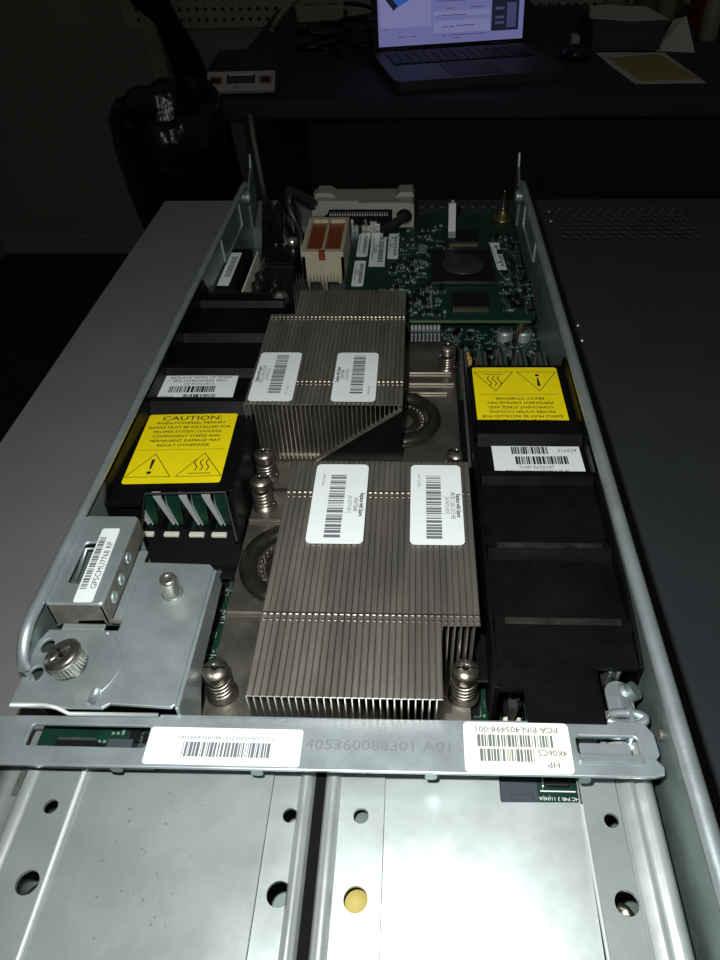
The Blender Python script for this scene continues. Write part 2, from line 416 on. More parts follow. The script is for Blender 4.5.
# =================================================================== HEAT SINKS
def heat_sink(x0,y0,flip,label,far):
    """fins x0..x0+.065, y0..y0+.0965 ; a corner of 10.5 x 24 mm is missing (near right, or far left when flipped)"""
    W,L=.065,.0965; zt=.043; N=34; p=W/N
    cx,cy=x0+W/2,y0+L/2
    r=thing('heat_sink',(cx,cy,BZ),label,'heat sink','finned processor heat sinks')
    m=MB()
    rows=[.0272,.0797] if not far else [.0160,.0697]
    dms=[MB() for _ in rows]; faint=MB()
    for i in range(N):
        xa=x0+i*p; a,b=y0,y0+L
        if not flip and i>=N-6: a=y0+.024
        if flip and i<6: b=y0+L-.024
        t=.00035; fl=p-.00009
        prof=[(xa,.0135),(xa+t,.0135),(xa+t,zt-.0005),(xa+fl,zt-.00045),(xa+fl,zt-.00020),(xa+fl-.0003,zt),(xa+.0004,zt+.0001),(xa+.0001,zt-.0001),(xa,zt-.0006)]
        m.prism(prof,a,b,'fin','y')
        # pressed tab rows that tie each fin to the next
        for q,dm in zip(rows,dms):
            yy=y0+q
            if a<yy<b:
                dm.prism([(xa+.0002,zt),(xa+p*.55,zt+.0004),(xa+p*.95,zt)],yy,yy+.0007,'nickel','y')
                dm.box(xa+p*.5,xa+p*.9,yy-.0022,yy-.0016,zt-.0001,zt+.00015,'nickel')
    m.build('fin_stack',r)
    for dm in dms: tag(dm.build('locking_tab_row',r),'row of tiny bright tabs across the fins')
    # base plate
    s=-1 if flip else 1
    def X(u): return cx+s*(u-cx) if flip else u
    bx0,bx1=(-.0655,.0185) if not flip else (-.0660,.0205)
    by0,by1=(.1060,.2125) if not flip else (.2150,.3300)
    m=MB(); m.plate(rrect(bx0,bx1,by0,by1,.002),[],BZ+.0030,BZ+.0058,'sink_base',bev=.0003); m.build('base_plate',r)
    m=MB(); m.box(-.045+.0*s,.002,cy-.022,cy+.022,BZ,BZ+.0030,'nickel'); m.build('processor_socket',r)
    m=MB(); m.box(x0+.001,x0+W-.0105 if not flip else x0+W-.001,y0+(.004),y0+L-.004,BZ+.0058,.0136,'sink_base') if not flip else m.box(x0+.0105,x0+W-.001,y0+.004,y0+L-.004,BZ+.0058,.0136,'sink_base'); m.build('fin_base',r)
    # heat pipe: half rings that stick out past the fins
    if not flip: hx,hy,a0=x0+.0005,.1715,PI/2
    else: hx,hy,a0=x0+W-.003,.2590,-PI/2
    for R,rr,nm in((.0165,.0033,'heat_pipe'),(.0088,.0016,'heat_pipe')):
        m=MB(); pts=[]
        for i in range(25):
            a=a0+PI*i/24; pts.append((hx+R*math.cos(a),hy+R*math.sin(a),BZ+.0058+rr*.8))
        e=.006 if not flip else -.006
        pts=[(pts[0][0]+e,pts[0][1],pts[0][2])]+pts+[(pts[-1][0]+e,pts[-1][1],pts[-1][2])]
        m.tube(pts,rr,'heat_pipe',12,sz=.8); m.build(nm,r)
    m=MB()
    for i in range(16):
        a=a0+PI*(i+.5)/16; q=.0118
        m.lathe([(.0009,0),(.0007,.0018),(0,.0024)],'nickel',(hx+q*math.cos(a),hy+q*math.sin(a),BZ+.0058),7)
    m.build('base_teeth',r)
    # cross ribs on the base
    ribs=((-.0655,-.046,.1495,.1565),(-.0655,-.046,.1945,.1965)) if not flip else ((-.003,.0195,.2890,.2902),(-.003,.0185,.2985,.2995),(-.003,.0160,.2815,.2824))
    for a,b,c,d in ribs:
        m=MB(); m.box(a,b,c,d,BZ+.0058,BZ+.0072,'sink_base'); m.build('base_rib',r,.0004)
    return r
hs1=heat_sink(-.0450,.1005,False,'finned nickel heat sink nearest the front bar, two white barcode stickers on top',False)
hs2=heat_sink(-.0697,.2320,True,'finned nickel heat sink farther back with a sloping black guard across its front face',True)

def spring_screw(parent,x,y,top,r=.0038):
    z0=BZ+.0058; h=top-z0
    m=MB()
    m.lathe([(.0050,0),(.0050,.0010),(.0031,.0014),(.0029,.003),(.0029,h-.0058),(.0034,h-.0056),(r*1.06,h-.0050),(r*1.08,h-.0049),(r*1.08,h-.0047),(r*1.08,h-.0019),(r*1.07,h-.0017),(r*1.04,h-.0016),(r*.98,h-.0013),(r*.70,h-.0006),(r*.40,h-.0003),(.0011,h-.0003),(.0010,h-.0004),(.0008,h-.0012),(0,h-.0012)],'nickel',(x,y,z0),32)
    o=m.build('captive_screw',parent)
    sl=MB(); sl.box(x-r*.8,x+r*.8,y-.00025,y+.00025,top-.0012,top-.00022,'dark_gap'); s1=sl.build('screw_slot',o)
    s1.matrix_parent_inverse=Matrix()
    sp=MB(); pts=[]; turns=4.5
    for i in range(int(turns*16)+1):
        a=2*PI*i/16; pts.append((x+.0035*math.cos(a),y+.0035*math.sin(a),z0+.0016+(h-.0078)*i/(turns*16)))
    sp.tube(pts,.00075,'nickel',8); s2=sp.build('spring',o); s2.matrix_parent_inverse=Matrix()
    return o
for x,y in((-.0600,.1185),(.0163,.1200),(-.0605,.2040),(.0180,.2045)): spring_screw(hs1,x,y,.0285)
for x,y,z in((-.0620,.2215,.0275),(.0176,.2265,.0240),(.0162,.3040,.0270)): spring_screw(hs2,x,y,z)
# sloping black guard in front of the farther heat sink
m=MB(); m.prism([(-.0425,.0138),(-.0050,.0415),(-.0050,.0138)],.2312,.2322,'black_plastic','y')
m.build('guard',hs2,.0002)
m=MB(); m.prism([(-.0429,.0138),(-.0050,.0420),(-.0050,.0414),(-.0421,.0138)],.2300,.2324,'fin','y'); tag(m.build('guard_edge',hs2),'bright folded edge of the guard')
m=MB(); m.lathe([(.0050,0),(.0050,.002),(.0042,.003),(.0030,.012),(.0030,.026),(.0044,.027),(.0044,.031),(.0020,.033),(0,.033)],'nickel',(-.0700,.3330,BZ),6,smooth=False)
tag(m.build('hex_standoff'),'tall shiny hex standoff left of the white plastic-framed coil','standoff')
m=MB(); m.lathe([(.0034,0),(.0030,.024),(.0034,.0245),(.0034,.028),(0,.029)],'nickel',(-.0775,.3330,BZ),14)
tag(m.build('post_screw'),'slim dark post screw beside the tall hex standoff','screw')

# stickers on the heat sinks
def sink_sticker(parent,pts,lines,turn,seed,label):
    x0,x1,y0,y1=pts; w=x1-x0;h=y1-y0
    M=TM((x0+x1)/2,(y0+y1)/2,.0436,PI if turn else 0)
    m=MB(); m.plate(rrect(-w/2,w/2,-h/2,h/2,.0018),[],0,.0001,'paper',M)
    u=w/.0172; v=h/.0300
    m.barcode(-.0034*u,.0016*u,-.0130*v,.0105*v,'ink_grey',M,24,seed,True,z=.00015)
    m.text(lines[0],.0072*u,-.0010*v,.0021,'ink',M,-PI/2,z=.00016,sx=.70,bold=.00006)
    m.text(lines[1],.0053*u,-.0010*v,.0022,'ink',M,-PI/2,z=.00016,sx=.68)
    m.text(lines[2],.0034*u,-.0010*v,.0021,'ink_grey',M,-PI/2,z=.00016,sx=.75)
    m.text(lines[3],-.0058*u,.0085*v,.0014,'ink_grey',M,-PI/2,z=.00016)
    return tag(m.build('barcode_sticker',parent),label)
sink_sticker(hs1,(-.0353,-.0164,.1555,.1945),('Replace with Spare','HEATSINK','[416274-001]','419054-001'),False,11,'left white barcode sticker')
sink_sticker(hs1,(-.0011,.0168,.1555,.1945),('Replace with Spare','PROC 2.0G 2212 HE','[419475-001]','419112-001'),False,12,'right white barcode sticker')
sink_sticker(hs2,(-.0683,-.0500,.2332,.2695),('Replace with Spare','PROC 2.0G 2212 HE','[419475-001]','419112-001'),True,13,'left white barcode sticker')
sink_sticker(hs2,(-.0342,-.0160,.2332,.2695),('Replace with Spare','HEATSINK','[416274-001]','419054-001'),True,14,'right white barcode sticker')

# =================================================================== MEMORY BAFFLES
def baffle_profile(m,prof,x0,x1,mt='black_plastic',t=.0016):
    """prof: list of (y,z) of the top skin"""
    n=len(prof)
    v=[(x0,y,z) for y,z in prof]+[(x1,y,z) for y,z in prof]+[(x0,y,z-t) for y,z in prof]+[(x1,y,z-t) for y,z in prof]
    f=[]
    for i in range(n-1):
        f.append((i,i+1,n+i+1,n+i)); f.append((2*n+i,3*n+i,3*n+i+1,2*n+i+1))
        f.append((i,2*n+i,2*n+i+1,i+1)); f.append((n+i,n+i+1,3*n+i+1,3*n+i))
    f.append((0,n,3*n,2*n)); f.append((n-1,3*n-1,4*n-1,2*n-1))
    m.add(v,f,mt)
def caution_label(M,w,h,x0=0,top=True):
    m=MB(); m.plate(rrect(-w/2,w/2,-h/2,h/2,.0012),[],0,.0001,'yellow',M)
    if top: m.text('CAUTION:',0,.0192,.0042,'ink',M,z=.00016,sx=1.25,bold=.00003)
    L=['WHEN POWERED, MEMORY','BAFFLE MUST BE INSTALLED FOR','PROPER SYSTEM COOLING.','COMPONENT STRESS AND','PERMANENT DAMAGE MAY','RESULT OTHERWISE.']
    for i,t_ in enumerate(L):
        m.text(t_,0,.0158-.0030*i,.0023,'ink',M,z=.00016,sx=.98,bold=.00003)
    m.line([(-.0165,-.0020),(.0165,-.0020)],.0002,'ink',M,z=.00016)
    # warning triangles
    for cx in(-.0095,.0095):
        P=[]
        for (ax,ay) in((cx-.0085,-.0185),(cx+.0085,-.0185),(cx,-.0045)):
            P.append((ax,ay))
        m.line(P,.0003,'ink',M,z=.00016,closed=True)
    m.add([(-.0102,-.0080,.00016),(-.0088,-.0080,.00016),(-.0092,-.0140,.00016),(-.0098,-.0140,.00016)],[(0,3,2,1)],'ink',False,M)
    m.add([(x,y,.00016) for x,y in circ(-.0095,-.0160,.0009,12)],[tuple(range(12))],'ink',False,M)
    for k in(-1,0,1):
        pts=[(.0095+k*.0022+.0007*math.sin(2*PI*i/10),-.0152+.0068*i/10) for i in range(11)]
        m.line(pts,.0004,'ink',M,z=.00016)
    m.line([(.0055,-.0168),(.0135,-.0168)],.0004,'ink',M,z=.00016)
    return m
def spare_label(M,w,h,seed):
    m=MB(); m.plate([(-w/2,-h/2),(w/2,-h/2),(w/2,h/2),(-w/2,h/2)],[],0,.0001,'paper',M)
    for i,t_ in enumerate(('REPLACE WITH HP SPARE','SPS- HARDWARE MISC','(419272-001)')):
        m.text(t_,.001,h/2-.0018-.0024*i,.0024,'ink',M,z=.00016,sx=1.0)
    m.barcode(-.0115,.0085,h/2-.0128,h/2-.0082,'ink',M,22,seed,z=.00015)
    m.text('6C0715',-.0120,h/2-.0162,.0023,'ink',M,z=.00016,align='CENTER')
    m.barcode(-.0045,.0095,h/2-.0185,h/2-.0142,'ink',M,18,seed+1,z=.00015)
    return m

# right baffle
bR=thing('memory_baffle',(.046,.185,BZ),'black memory baffle by the right wall, yellow caution label upside down at its far end','memory baffle','black memory baffles')
x0,x1=.0248,.0655
zA,zB=.0355,.0400
profR=[(.2740,zA-.0015),(.2725,zA),(.2300,zA-.001),(.2265,zB),(.2175,zB),(.2150,zA),(.1985,zA-.0005),(.1960,zB),(.1930,zB),(.1915,zA+.0015),(.1640,zA),(.1615,zB-.001),(.1585,zB-.001),(.1565,zA),(.1335,zA),(.1310,zB-.001),(.1280,zB-.001),(.1262,zA),(.1160,zA)]
m=MB(); baffle_profile(m,profR,x0,x1)
m.plate([(x0+.0068,.0985),(.0530,.0985),(.0530,.1162),(x0,.1162),(x0,.1085),(x0+.0068,.1085)],[],zA-.0016,zA,'black_plastic')
m.build('top_cover',bR)
m=MB()
m.box(x0-.0014,x0,.1085,.2705,.012,zA+.0005,'black_plastic')
m.box(x0-.0050,x0-.0014,.118,.262,.0225,.0237,'black_plastic')
m.prism([(.1162,.030),(.1162,zA),(.1400,.0400),(.2600,.0430),(.2725,.0400),(.2740,.012),(.1162,.012)],x1+.0004,x1+.0014,'black_plastic','x')
m.box(.0516,.0530,.0985,.1160,.012,zA,'black_plastic')
m.build('side_wall',bR,.0003)
m=MB(); m.box(x0+.0068,.0530,.0985,.0997,.016,zA-.0016,'black_plastic'); m.build('end_wall',bR)
m=MB(); m.plate([(.0535,.1160),(.0665,.1150),(.0560,.1020),(.0545,.1020)],[(lambda: [(.0548,.1138),(.0630,.1138),(.0560,.1050)])()],.0255,.0270,'black_plastic'); m.build('corner_brace',bR)
for ya,yb,zr in((.1585,.1615,zB-.001),(.1280,.1310,zB-.001)):
    m=MB(); m.box(x0+.003,x1-.003,ya+.0003,yb-.0003,zr,zr+.00005,'scuff')
    tag(m.build('scuffed_rib',bR),'worn grey scuffs on a raised rib')
M=TM(.0445,.2480,zA-.0001,PI+.01)@Matrix.Rotation(-.020,4,'X'); 
lb=caution_label(M,.0375,.0440); tag(lb.build('caution_label',bR),'yellow caution label, upside down')
M=TM(.0474,.2063,zA+.0002,PI+.02)
tag(spare_label(M,.0340,.0200,21).build('part_label',bR),'white barcode label, upside down')
m=MB(); m.box(.0632,.0640,.1990,.2135,zA,zA+.0001,'ink_pale'); m.build('rib_mark',bR)

# left baffle
bL=thing('memory_baffle',(-.0895,.26,BZ),'black memory baffle by the left wall, upright yellow caution label at its near end','memory baffle','black memory baffles')
x0,x1=-.1105,-.0675
profL=[(.1868,.0381),(.2335,.0360),(.2370,.0405),(.2400,.0405),(.2410,.0370),(.2600,.0365),(.2625,.0400),(.2655,.0400),(.2675,.0360),(.2900,.0360),(.2925,.0395),(.2950,.0395),(.2970,.0350),(.3250,.0350),(.3270,.0380),(.3300,.0380),(.3320,.0340),(.3440,.0335)]
m=MB(); baffle_profile(m,profL,x0,x1); m.build('top_cover',bL)
m=MB()
m.prism([(.1868,.0375),(.3440,.0335),(.3440,.0100),(.1860,.0120),(.1800,.016)],x1,x1+.0013,'black_plastic','x')
m.prism([(.1780,.0385),(.1850,.0440),(.3380,.0440),(.3440,.0335),(.3440,.0080),(.1820,.0080),(.1780,.030)],x0-.0003,x0+.0004,'black_plastic','x')
m.box(x0,x1,.3428,.3440,.010,.0340,'black_plastic')
m.build('side_wall',bL,.0003)
# framed opening at the near end
m=MB()
m.tube([(-.1045,.1846,.0170),(-.0985,.1848,.0370),(-.0690,.1862,.0370),(-.0665,.1800,.0180)],.0005,'chip_grey',6)
m.prism([(x0,.0375),(-.0985,.0375),(-.1040,.0170),(x0,.0170)],.1852,.1864,'black_plastic','y')
m.box(x0+.0002,-.0990,.1786,.1866,.0362,.0380,'black_plastic')
m.build('end_frame',bL,.0003)
m=MB(); m.quad((x0+.002,.1870,.0160),(-.0665,.1870,.0160),(-.0655,.1735,.0105),(x0+.002,.1735,.0105),'gloss_black')
m.quad((x0+.002,.1870,.0150),(x0+.002,.1735,.0095),(-.0655,.1735,.0095),(-.0665,.1870,.0150),'gloss_black')
m.build('air_flap',bL)
Mt=Matrix.Translation((-.0906,.2112,.0375))@Matrix.Rotation(math.atan2(-.0021,.0467),4,'X')@Matrix.Rotation(.045,4,'Z')
tag(caution_label(Mt,.0365,.0445).build('caution_label',bL),'yellow caution label with black warning triangles')
Mt=TM(-.0950,.2514,.0372,.03)
tag(spare_label(Mt,.0345,.0185,31).build('part_label',bL),'white barcode label')

# =================================================================== MEMORY MODULES
def dimm(x,y0,y1,zt,label,group,grey):
    r=thing('memory_module',(x,(y0+y1)/2,BZ),label,'memory module',group)
    m=MB(); m.box(x-.0006,x+.0006,y0,y1,.0135,zt,'pcb'); m.build('board',r)
    m=MB()
    for s in(-1,1):
        a=x+s*.0006; b=x+s*.0018
        m.box(min(a,b),max(a,b),y0+(.004 if not grey else .0),y1-.004,.0165,zt-(.001 if not grey else -.0005),'dimm_spreader')
    m.build('heat_spreader',r,.0003)
    m=MB(); m.box(x-.0030,x+.0030,y0-.004,y1+.004,BZ,.0130,'chip'); m.build('socket',r,.0003)
    return r
latx=[-.1028,-.0930,-.0832,-.0745]
for i,x in enumerate(latx):
    nm=('first','second','third','fourth')[i]
    r=dimm(x,.1895,.3350,.0320,'green memory module, %s from the left wall in the near opening of the left baffle'%nm,'memory modules in the left bank',False)
    m=MB(); m.prism([(x+.0004,.0350),(x+.0042,.0350),(x+.0052,.0300),(x+.0040,.0170),(x+.0016,.0170),(x-.0002,.0280)],.1886,.1894,'pcb','y'); m.tube([(x+.0004,.1885,.0350),(x-.0002,.1885,.0280),(x+.0016,.1885,.0170)],.0003,'pcb_mark',6)
    m.build('board_corner',r)
    m=MB(); m.prism([(x-.0040,.0352),(x-.0006,.0352),(x-.0010,.0320),(x+.0014,.0190),(x+.0004,.0180),(x-.0038,.0330)],.1872,.1880,'clip_pale','y'); tag(m.build('clip_face',r),'pale grey end of the module clip')
    m=MB(); m.box(x-.0030,x+.0028,.1836,.1856,.0150,.0164,'white_plastic'); m.box(x-.0030,x+.0028,.1836,.1854,BZ,.0150,'chip'); tag(m.build('socket_latch',r,.0003),'white latch')
for i in range(4):
    x=.0315+i*.0092
    nm=('first','second','third','fourth')[i]
    r=dimm(x,.1160,.2920,.0325,'memory module with grey heat spreader, %s from the heat sink in the right bank'%nm,'memory modules in the right bank',True)
    m=MB(); m.prism([(x-.0020,.0130),(x+.0020,.0130),(x+.0014,.026),(x-.0014,.026)],.2945,.2975,'dimm_spreader','y'); m.build('socket_latch',r)
# long low grey rails left of the right bank
m=MB()
for i in range(2): m.box(.0220+i*.0022,.0230+i*.0022,.215,.300,BZ,.026-.002*i,'dimm_spreader')
tag(m.build('card_guide'),'two thin upright grey metal strips along the left side of the right baffle','guide rail')
# white socket latch in the notch at the near end of the right baffle
r=thing('latch_socket',(.0292,.104,BZ),'cream plastic socket latch in the notch at the near end of the right baffle','latch')
m=MB(); m.box(.0262,.0318,.0985,.1065,BZ,.0165,'chip_grey'); m.build('socket_body',r,.0004)
m=MB(); m.box(.0268,.0318,.0990,.1010,.0165,.0185,'white_plastic'); m.prism([(.0264,.0165),(.0316,.0165),(.0316,.0250),(.0306,.0255),(.0296,.0212),(.0284,.0212),(.0276,.0258),(.0264,.0250)],.1030,.1055,'white_plastic','y'); m.build('latch_arm',r,.0003)
m=MB(); m.prism([(.0276,.0300),(.0304,.0300),(.0296,.0215),(.0284,.0215)],.1057,.1085,'chip_grey','y'); m.build('latch_tip',r,.0004)

# =================================================================== BRACKET (near left)
br=thing('mounting_bracket',(-.088,.125,BZ),'galvanized bracket plate in the near left corner with a raised box and big thumbscrew','bracket')
zp=.0385
m=MB()
outl=[(-.1112,.0985),(-.0850,.0985),(-.0832,.0998),(-.0660,.0990),(-.0650,.1000),(-.0650,.1490),(-.0665,.1505),(-.0885,.1510),(-.0885,.1240),(-.1095,.1240),(-.1112,.1200)]
m.plate(outl,[circ(-.1078,.1182,.0019,18,.0024),circ(-.1075,.1088,.0019,18,.0024)],zp-.0012,zp,'steel',bev=.0003)
m.build('plate',br)
m=MB(); m.prism([(.0990,.016),(.0992,zp-.001),(.1490,zp-.001),(.1500,.0290),(.1180,.0270),(.1130,.0220),(.1080,.016)],-.0650,-.0640,'steel','x'); tag(m.build('side_skirt',br,.0003),'vertical side of the plate')
# disc pressed round the screw, low ridge
m=MB(); pts=[(-.0965+.0125*math.cos(a),.1115+.0125*math.sin(a),zp) for a in [-.95+2.1*i/20 for i in range(21)]]
m.tube(pts,.00035,'steel',8); m.build('pressed_ring',br)
m=MB(); m.tube([(-.0883,.0995,zp),(-.0880,.1040,zp+.0002)],.0012,'steel',8); m.build('pressed_ridge',br)
# raised box
m=MB()
zb=.0478
m.plate(rrect(-.1090,-.0915,.1265,.1630,.0012),[rrect(-.1050,-.0985,.1345,.1510,.0015)],zb-.0012,zb,'steel',bev=.0004)
m.prism([(-.1088,zp-.001),(-.1088,zb-.0008),(-.0918,zb-.0008),(-.0918,zp+.001),(-.0885,zp),(-.0885,zp-.0012),(-.0928,zp-.0012),(-.0932,zp+.0016),(-.1010,zp+.0010),(-.1030,zp-.003),(-.1050,zp-.003),(-.1060,zp-.001)],.1265,.1277,'rust','y')
m.box(-.0927,-.0915,.1265,.1630,zp,zb-.0010,'rust')
m.box(-.0915,-.0885,.1265,.1560,zp-.0012,zp,'steel')
m.box(-.1090,-.1078,.1265,.1630,zp-.002,zb-.0010,'steel')
m.box(-.1078,-.0927,.1618,.1630,.012,zb-.0010,'steel')
m.box(-.1060,-.0975,.1330,.1525,zb-.0060,zb-.0050,'steel_wall')
m.box(-.1060,-.0930,.1240,.1264,zp-.0012,zp-.0001,'steel'); m.build('raised_box',br,.0003)
m=MB(); m.tube([(-.1045,.1375,zb-.003),(-.1045,.1490,zb-.001),(-.0992,.1490,zb-.001),(-.0992,.1370,zb-.003),(-.1045,.1360,zb-.0045)],.0007,'steel',8); m.build('wire_loop',br)
for x,y,z in((-.0914,.1480,.0440),(-.0914,.1400,.0430),(-.0914,.1330,.0430)):
    m=MB(); m.lathe([(.0022,0),(.0018,.0006),(.0009,.0007),(.0008,.0003),(0,.0003)],'steel',(0,0,0),16,Matrix.Translation((x,y,z))@Matrix.Rotation(PI/2,4,'Y')); m.build('dimple',br)
Mb=Matrix.Translation((-.0980,.1420,zb+.0001))@Matrix.Rotation(PI/2+.03,4,'Z')
m=MB(); m.plate(rrect(-.0150,.0150,-.0029,.0029,.0008),[],0,.0001,'paper',Mb)
m.text('GP5CMU7768 RP',-.0005,-.0016,.0026,'ink',Mb,z=.00016,sx=1.0); m.barcode(-.0100,.0110,.0004,.0024,'ink_grey',Mb,24,51,z=.00015)
tag(m.build('serial_sticker',br),'white sticker with barcode and serial text')
# thumbscrew (slightly leaning) and stud
Ms=Matrix.Translation((-.0965,.1105,zp))@Matrix.Rotation(-.05,4,'X')@Matrix.Rotation(-.30,4,'Y')
m=MB(); m.lathe([(.0034,0),(.0034,.0022),(.0050,.0024),(.0050,.0056),(.0054,.0058),(.0054,.0072),(.0046,.0078),(.0016,.0079),(.0012,.0072),(0,.0072)],'nickel',(0,0,0),40,Ms)
for i in range(30):
    a=2*PI*i/30; m.box(.0049,.0052,-.0002,.0002,.0024,.0056,'bright_steel',Ms@Matrix.Rotation(a,4,'Z'))
th=m.build('thumbscrew',br)
m=MB(); m.box(-.0030,.0030,-.0004,.0004,.00785,.00800,'bright_steel',Ms@Matrix.Rotation(.7,4,'Z')); m.box(-.0022,.0022,-.0004,.0004,.00785,.00800,'dark_gap',Ms@Matrix.Rotation(.7+PI/2,4,'Z')); q=m.build('screw_slot',th); q.matrix_parent_inverse=Matrix()
m=MB(); m.lathe([(.0034,0),(.0029,.0004),(.0028,.0062),(.0024,.0072),(.0014,.0074),(.0012,.0070),(0,.0070)],'bright_steel',(-.0757,.1385,zp),24); m.build('stud',br)
m=MB(); m.tube([(-.1105,.0988,zp+.0001),(-.1010,.0990,zp+.0001),(-.0975,.0984,zp-.0002),(-.0945,.0978,.0362),(-.0700,.0982,.0358)],.0006,'pale_edge',8); m.build('folded_clip',br)

# =================================================================== FRONT CROSS BAR
bar=thing('cross_bar',(-.022,.091,.025),'flat steel cross bar across the front with three part stickers and embossed number','cross bar')
zt=.0350
m=MB()
outer=[(-.1150,.0838),(.0625,.0842),(.0652,.0850),(.0656,.0870),(.0640,.0890),(.0652,.0905),(.0650,.0960),(.0630,.0992),(.0600,.0996),(-.1150,.0978)]
m.plate(outer,[rrect(-.1040,-.0712,.0892,.0953,.0010),rrect(.0439,.0602,.0900,.0953,.0012)],zt-.0012,zt,'steel_bar',bev=.0003)
m.build('bar_plate',bar)
m=MB(); m.box(-.0700,.0600,.0984,.0994,zt-.0080,zt-.0008,'steel_bar'); m.build('bar_lip',bar,.0003)
m=MB(); m.plate(rrect(.0436,.0606,.0876,.0899,.0008),[],zt,zt+.0008,'steel',bev=.0002)
m.box(.0452,.0588,.0904,.0945,zt-.0040,zt-.0028,'steel_bar'); m.build('slot_tongue',bar,.0002)
for x in(-.0780,-.0405,.0052,.0450):
    m=MB(); m.prism(rrect(x-.0016,x+.0016,zt-.0042,zt-.0010,.0012),.0842,.0850,'steel_wall','y'); m.build('small_tab',bar)
# left sticker (upside down, worn text)
M=TM(-.0500,.0899,zt+.0001,PI)
m=MB(); m.plate(rrect(-.0208,.0208,-.0052,.0052,.0008),[],0,.0001,'paper',M)
m.barcode(-.0125,.0110,-.0003-.0008,.0038-.0008,'ink_grey',M,30,61,z=.00015)
m.text('HP BLC  CHASSIS  MIDPLATE   REV 0A',.0,-.0040,.0013,'ink_pale',M,z=.00016,sx=1.2)
m.text('P333C0BHNHLZ1A  48HA9CB490-001',.0,-.0024,.0014,'ink_grey',M,z=.00016,sx=1.15)
tag(m.build('bar_sticker',bar),'white sticker with barcode, upside down')
M=TM(.0281,.0915,zt+.0001,PI)
m=MB(); m.plate(rrect(-.0141,.0141,-.0070,.0070,.0012),[],0,.0001,'ivory_paper',M)
m.text('PCA P/N:405498-001',.0,-.0050,.0023,'ink_grey',M,z=.00016,sx=1.12,bold=.00002)
m.barcode(-.0095,.0105,-.0034,.0000,'ink_grey',M,26,71,z=.00015)
m.barcode(-.0042,.0100,.0006,.0040,'ink_grey',M,18,72,z=.00015)
m.text('4K06C5',-.0090,.0014,.0023,'ink_grey',M,z=.00016,sx=1.0,bold=.00002)
m.text('HP',-.0090,.0046,.0022,'ink_grey',M,z=.00016,sx=1.2,bold=.00002)
tag(m.build('part_sticker',bar),'cream sticker with two barcodes, upside down')
m=MB(); m.text('405360088301 A01',0,0,.0040,'emboss',TM(-.0085,.0910,zt),z=.00008,sx=1.25); tag(m.build('embossed_number',bar),'raised part number')

# bits seen through the left window of the bar
r=thing('ribbon_connector',(-.088,.092,.0262),'slim dark edge connector with pins seen through the window of the cross bar','connector')
m=MB(); m.box(-.1050,-.0700,.0870,.1000,.0262,.0272,'pcb'); smd(m,-.1040,-.0735,.0875,.0970,.0272,16,88); m.build('board',r)
m=MB(); m.box(-.0985,-.0870,.0905,.0935,.0272,.0300,'chip'); m.prism([(-.0870,.0905),(-.0840,.0912),(-.0845,.0925),(-.0870,.0935)],.0272,.0290,'chip'); m.build('housing',r,.0003)
m=MB(); [m.box(-.0980+i*.0007,-.0976+i*.0007,.0933,.0940,.0272,.0303,'solder') for i in range(15)]; m.build('pins',r)
m=MB(); m.box(-.0835,-.0765,.0885,.0935,.0272,.0315,'connector_blue'); m.box(-.0755,-.0725,.0890,.0930,.0272,.0300,'connector_blue'); m.build('plug',r,.0004)

# =================================================================== DRIVE CAGE COVER (foreground)
cg=thing('drive_cage',(-.022,.04,.0014),'galvanized drive cage cover in the foreground with round holes and a central rail','drive cage')
YN,YF=-.05,.0990
zc=.0250
def tiltz(x,y,sx,sy,x_,y_): return Matrix.Translation((x_,y_,zc))@Matrix(((1,0,0,0),(0,1,0,0),(sx,sy,1,0),(0,0,0,1)))@Matrix.Translation((-x_,-y_,-zc))
m=MB(); m.plate([(-.0896,YN),(-.0372,YN),(-.0372,YF),(-.0896,YF)],[],zc-.0010,zc+.0002,'steel_cover',tiltz(0,0,.030,-.015,-.06,.085)); m.build('left_cover',cg,.0002)
Mr=tiltz(0,0,.050,.085,.02,.090)
m=MB(); m.plate([(-.0070,YN),(.0458,YN),(.0445,YF),(-.0070,YF)],[rrect(.0238,.0444,.0815,.0950,.0006)],zc-.0010,zc,'steel_cover',Mr); m.build('right_cover',cg,.0002)
m=MB(); m.plate([(-.0371,YN),(-.0296,YN),(-.0296,YF),(-.0371,YF)],[circ(-.0316,.0766,.0019),circ(-.0318,.0579,.0030)],zc-.0012,zc-.0001,'steel_cover')
m.plate([(-.0190,YN),(-.0070,YN),(-.0070,YF),(-.0190,YF)],[circ(-.0130,.0771,.0020),circ(-.0132,.0577,.0030)],zc-.0012,zc-.0001,'steel_cover',tiltz(0,0,.03,.06,-.013,.085))
m.build('centre_strip',cg,.0002)
# central rail: two rounded ridges with a trough between
prof=[]
def bump(xa,xb,h,n=6):
    return [(xa+(xb-xa)*i/n, zc+h*math.sin(PI*i/n)**.6) for i in range(n+1)]
prof=bump(-.0300,-.0264,.0020)+[(-.0260,zc-.0016),(-.0256,zc-.0026),(-.0236,zc-.0026),(-.0232,zc-.0016)]+bump(-.0228,-.0188,.0018)
prof=prof+[(-.0188,zc-.0030),(-.0300,zc-.0030)]
m=MB(); m.prism(prof,YN,YF,'rail_steel','y',smooth=True); tag(m.build('centre_rail',cg),'raised rail with a dark groove')
m=MB(); m.box(-.0260,-.0232,YN,YF,zc-.0022,zc-.0015,'dark_gap'); m.build('groove_shade',cg)  # black strip: the trough's shade put in as colour
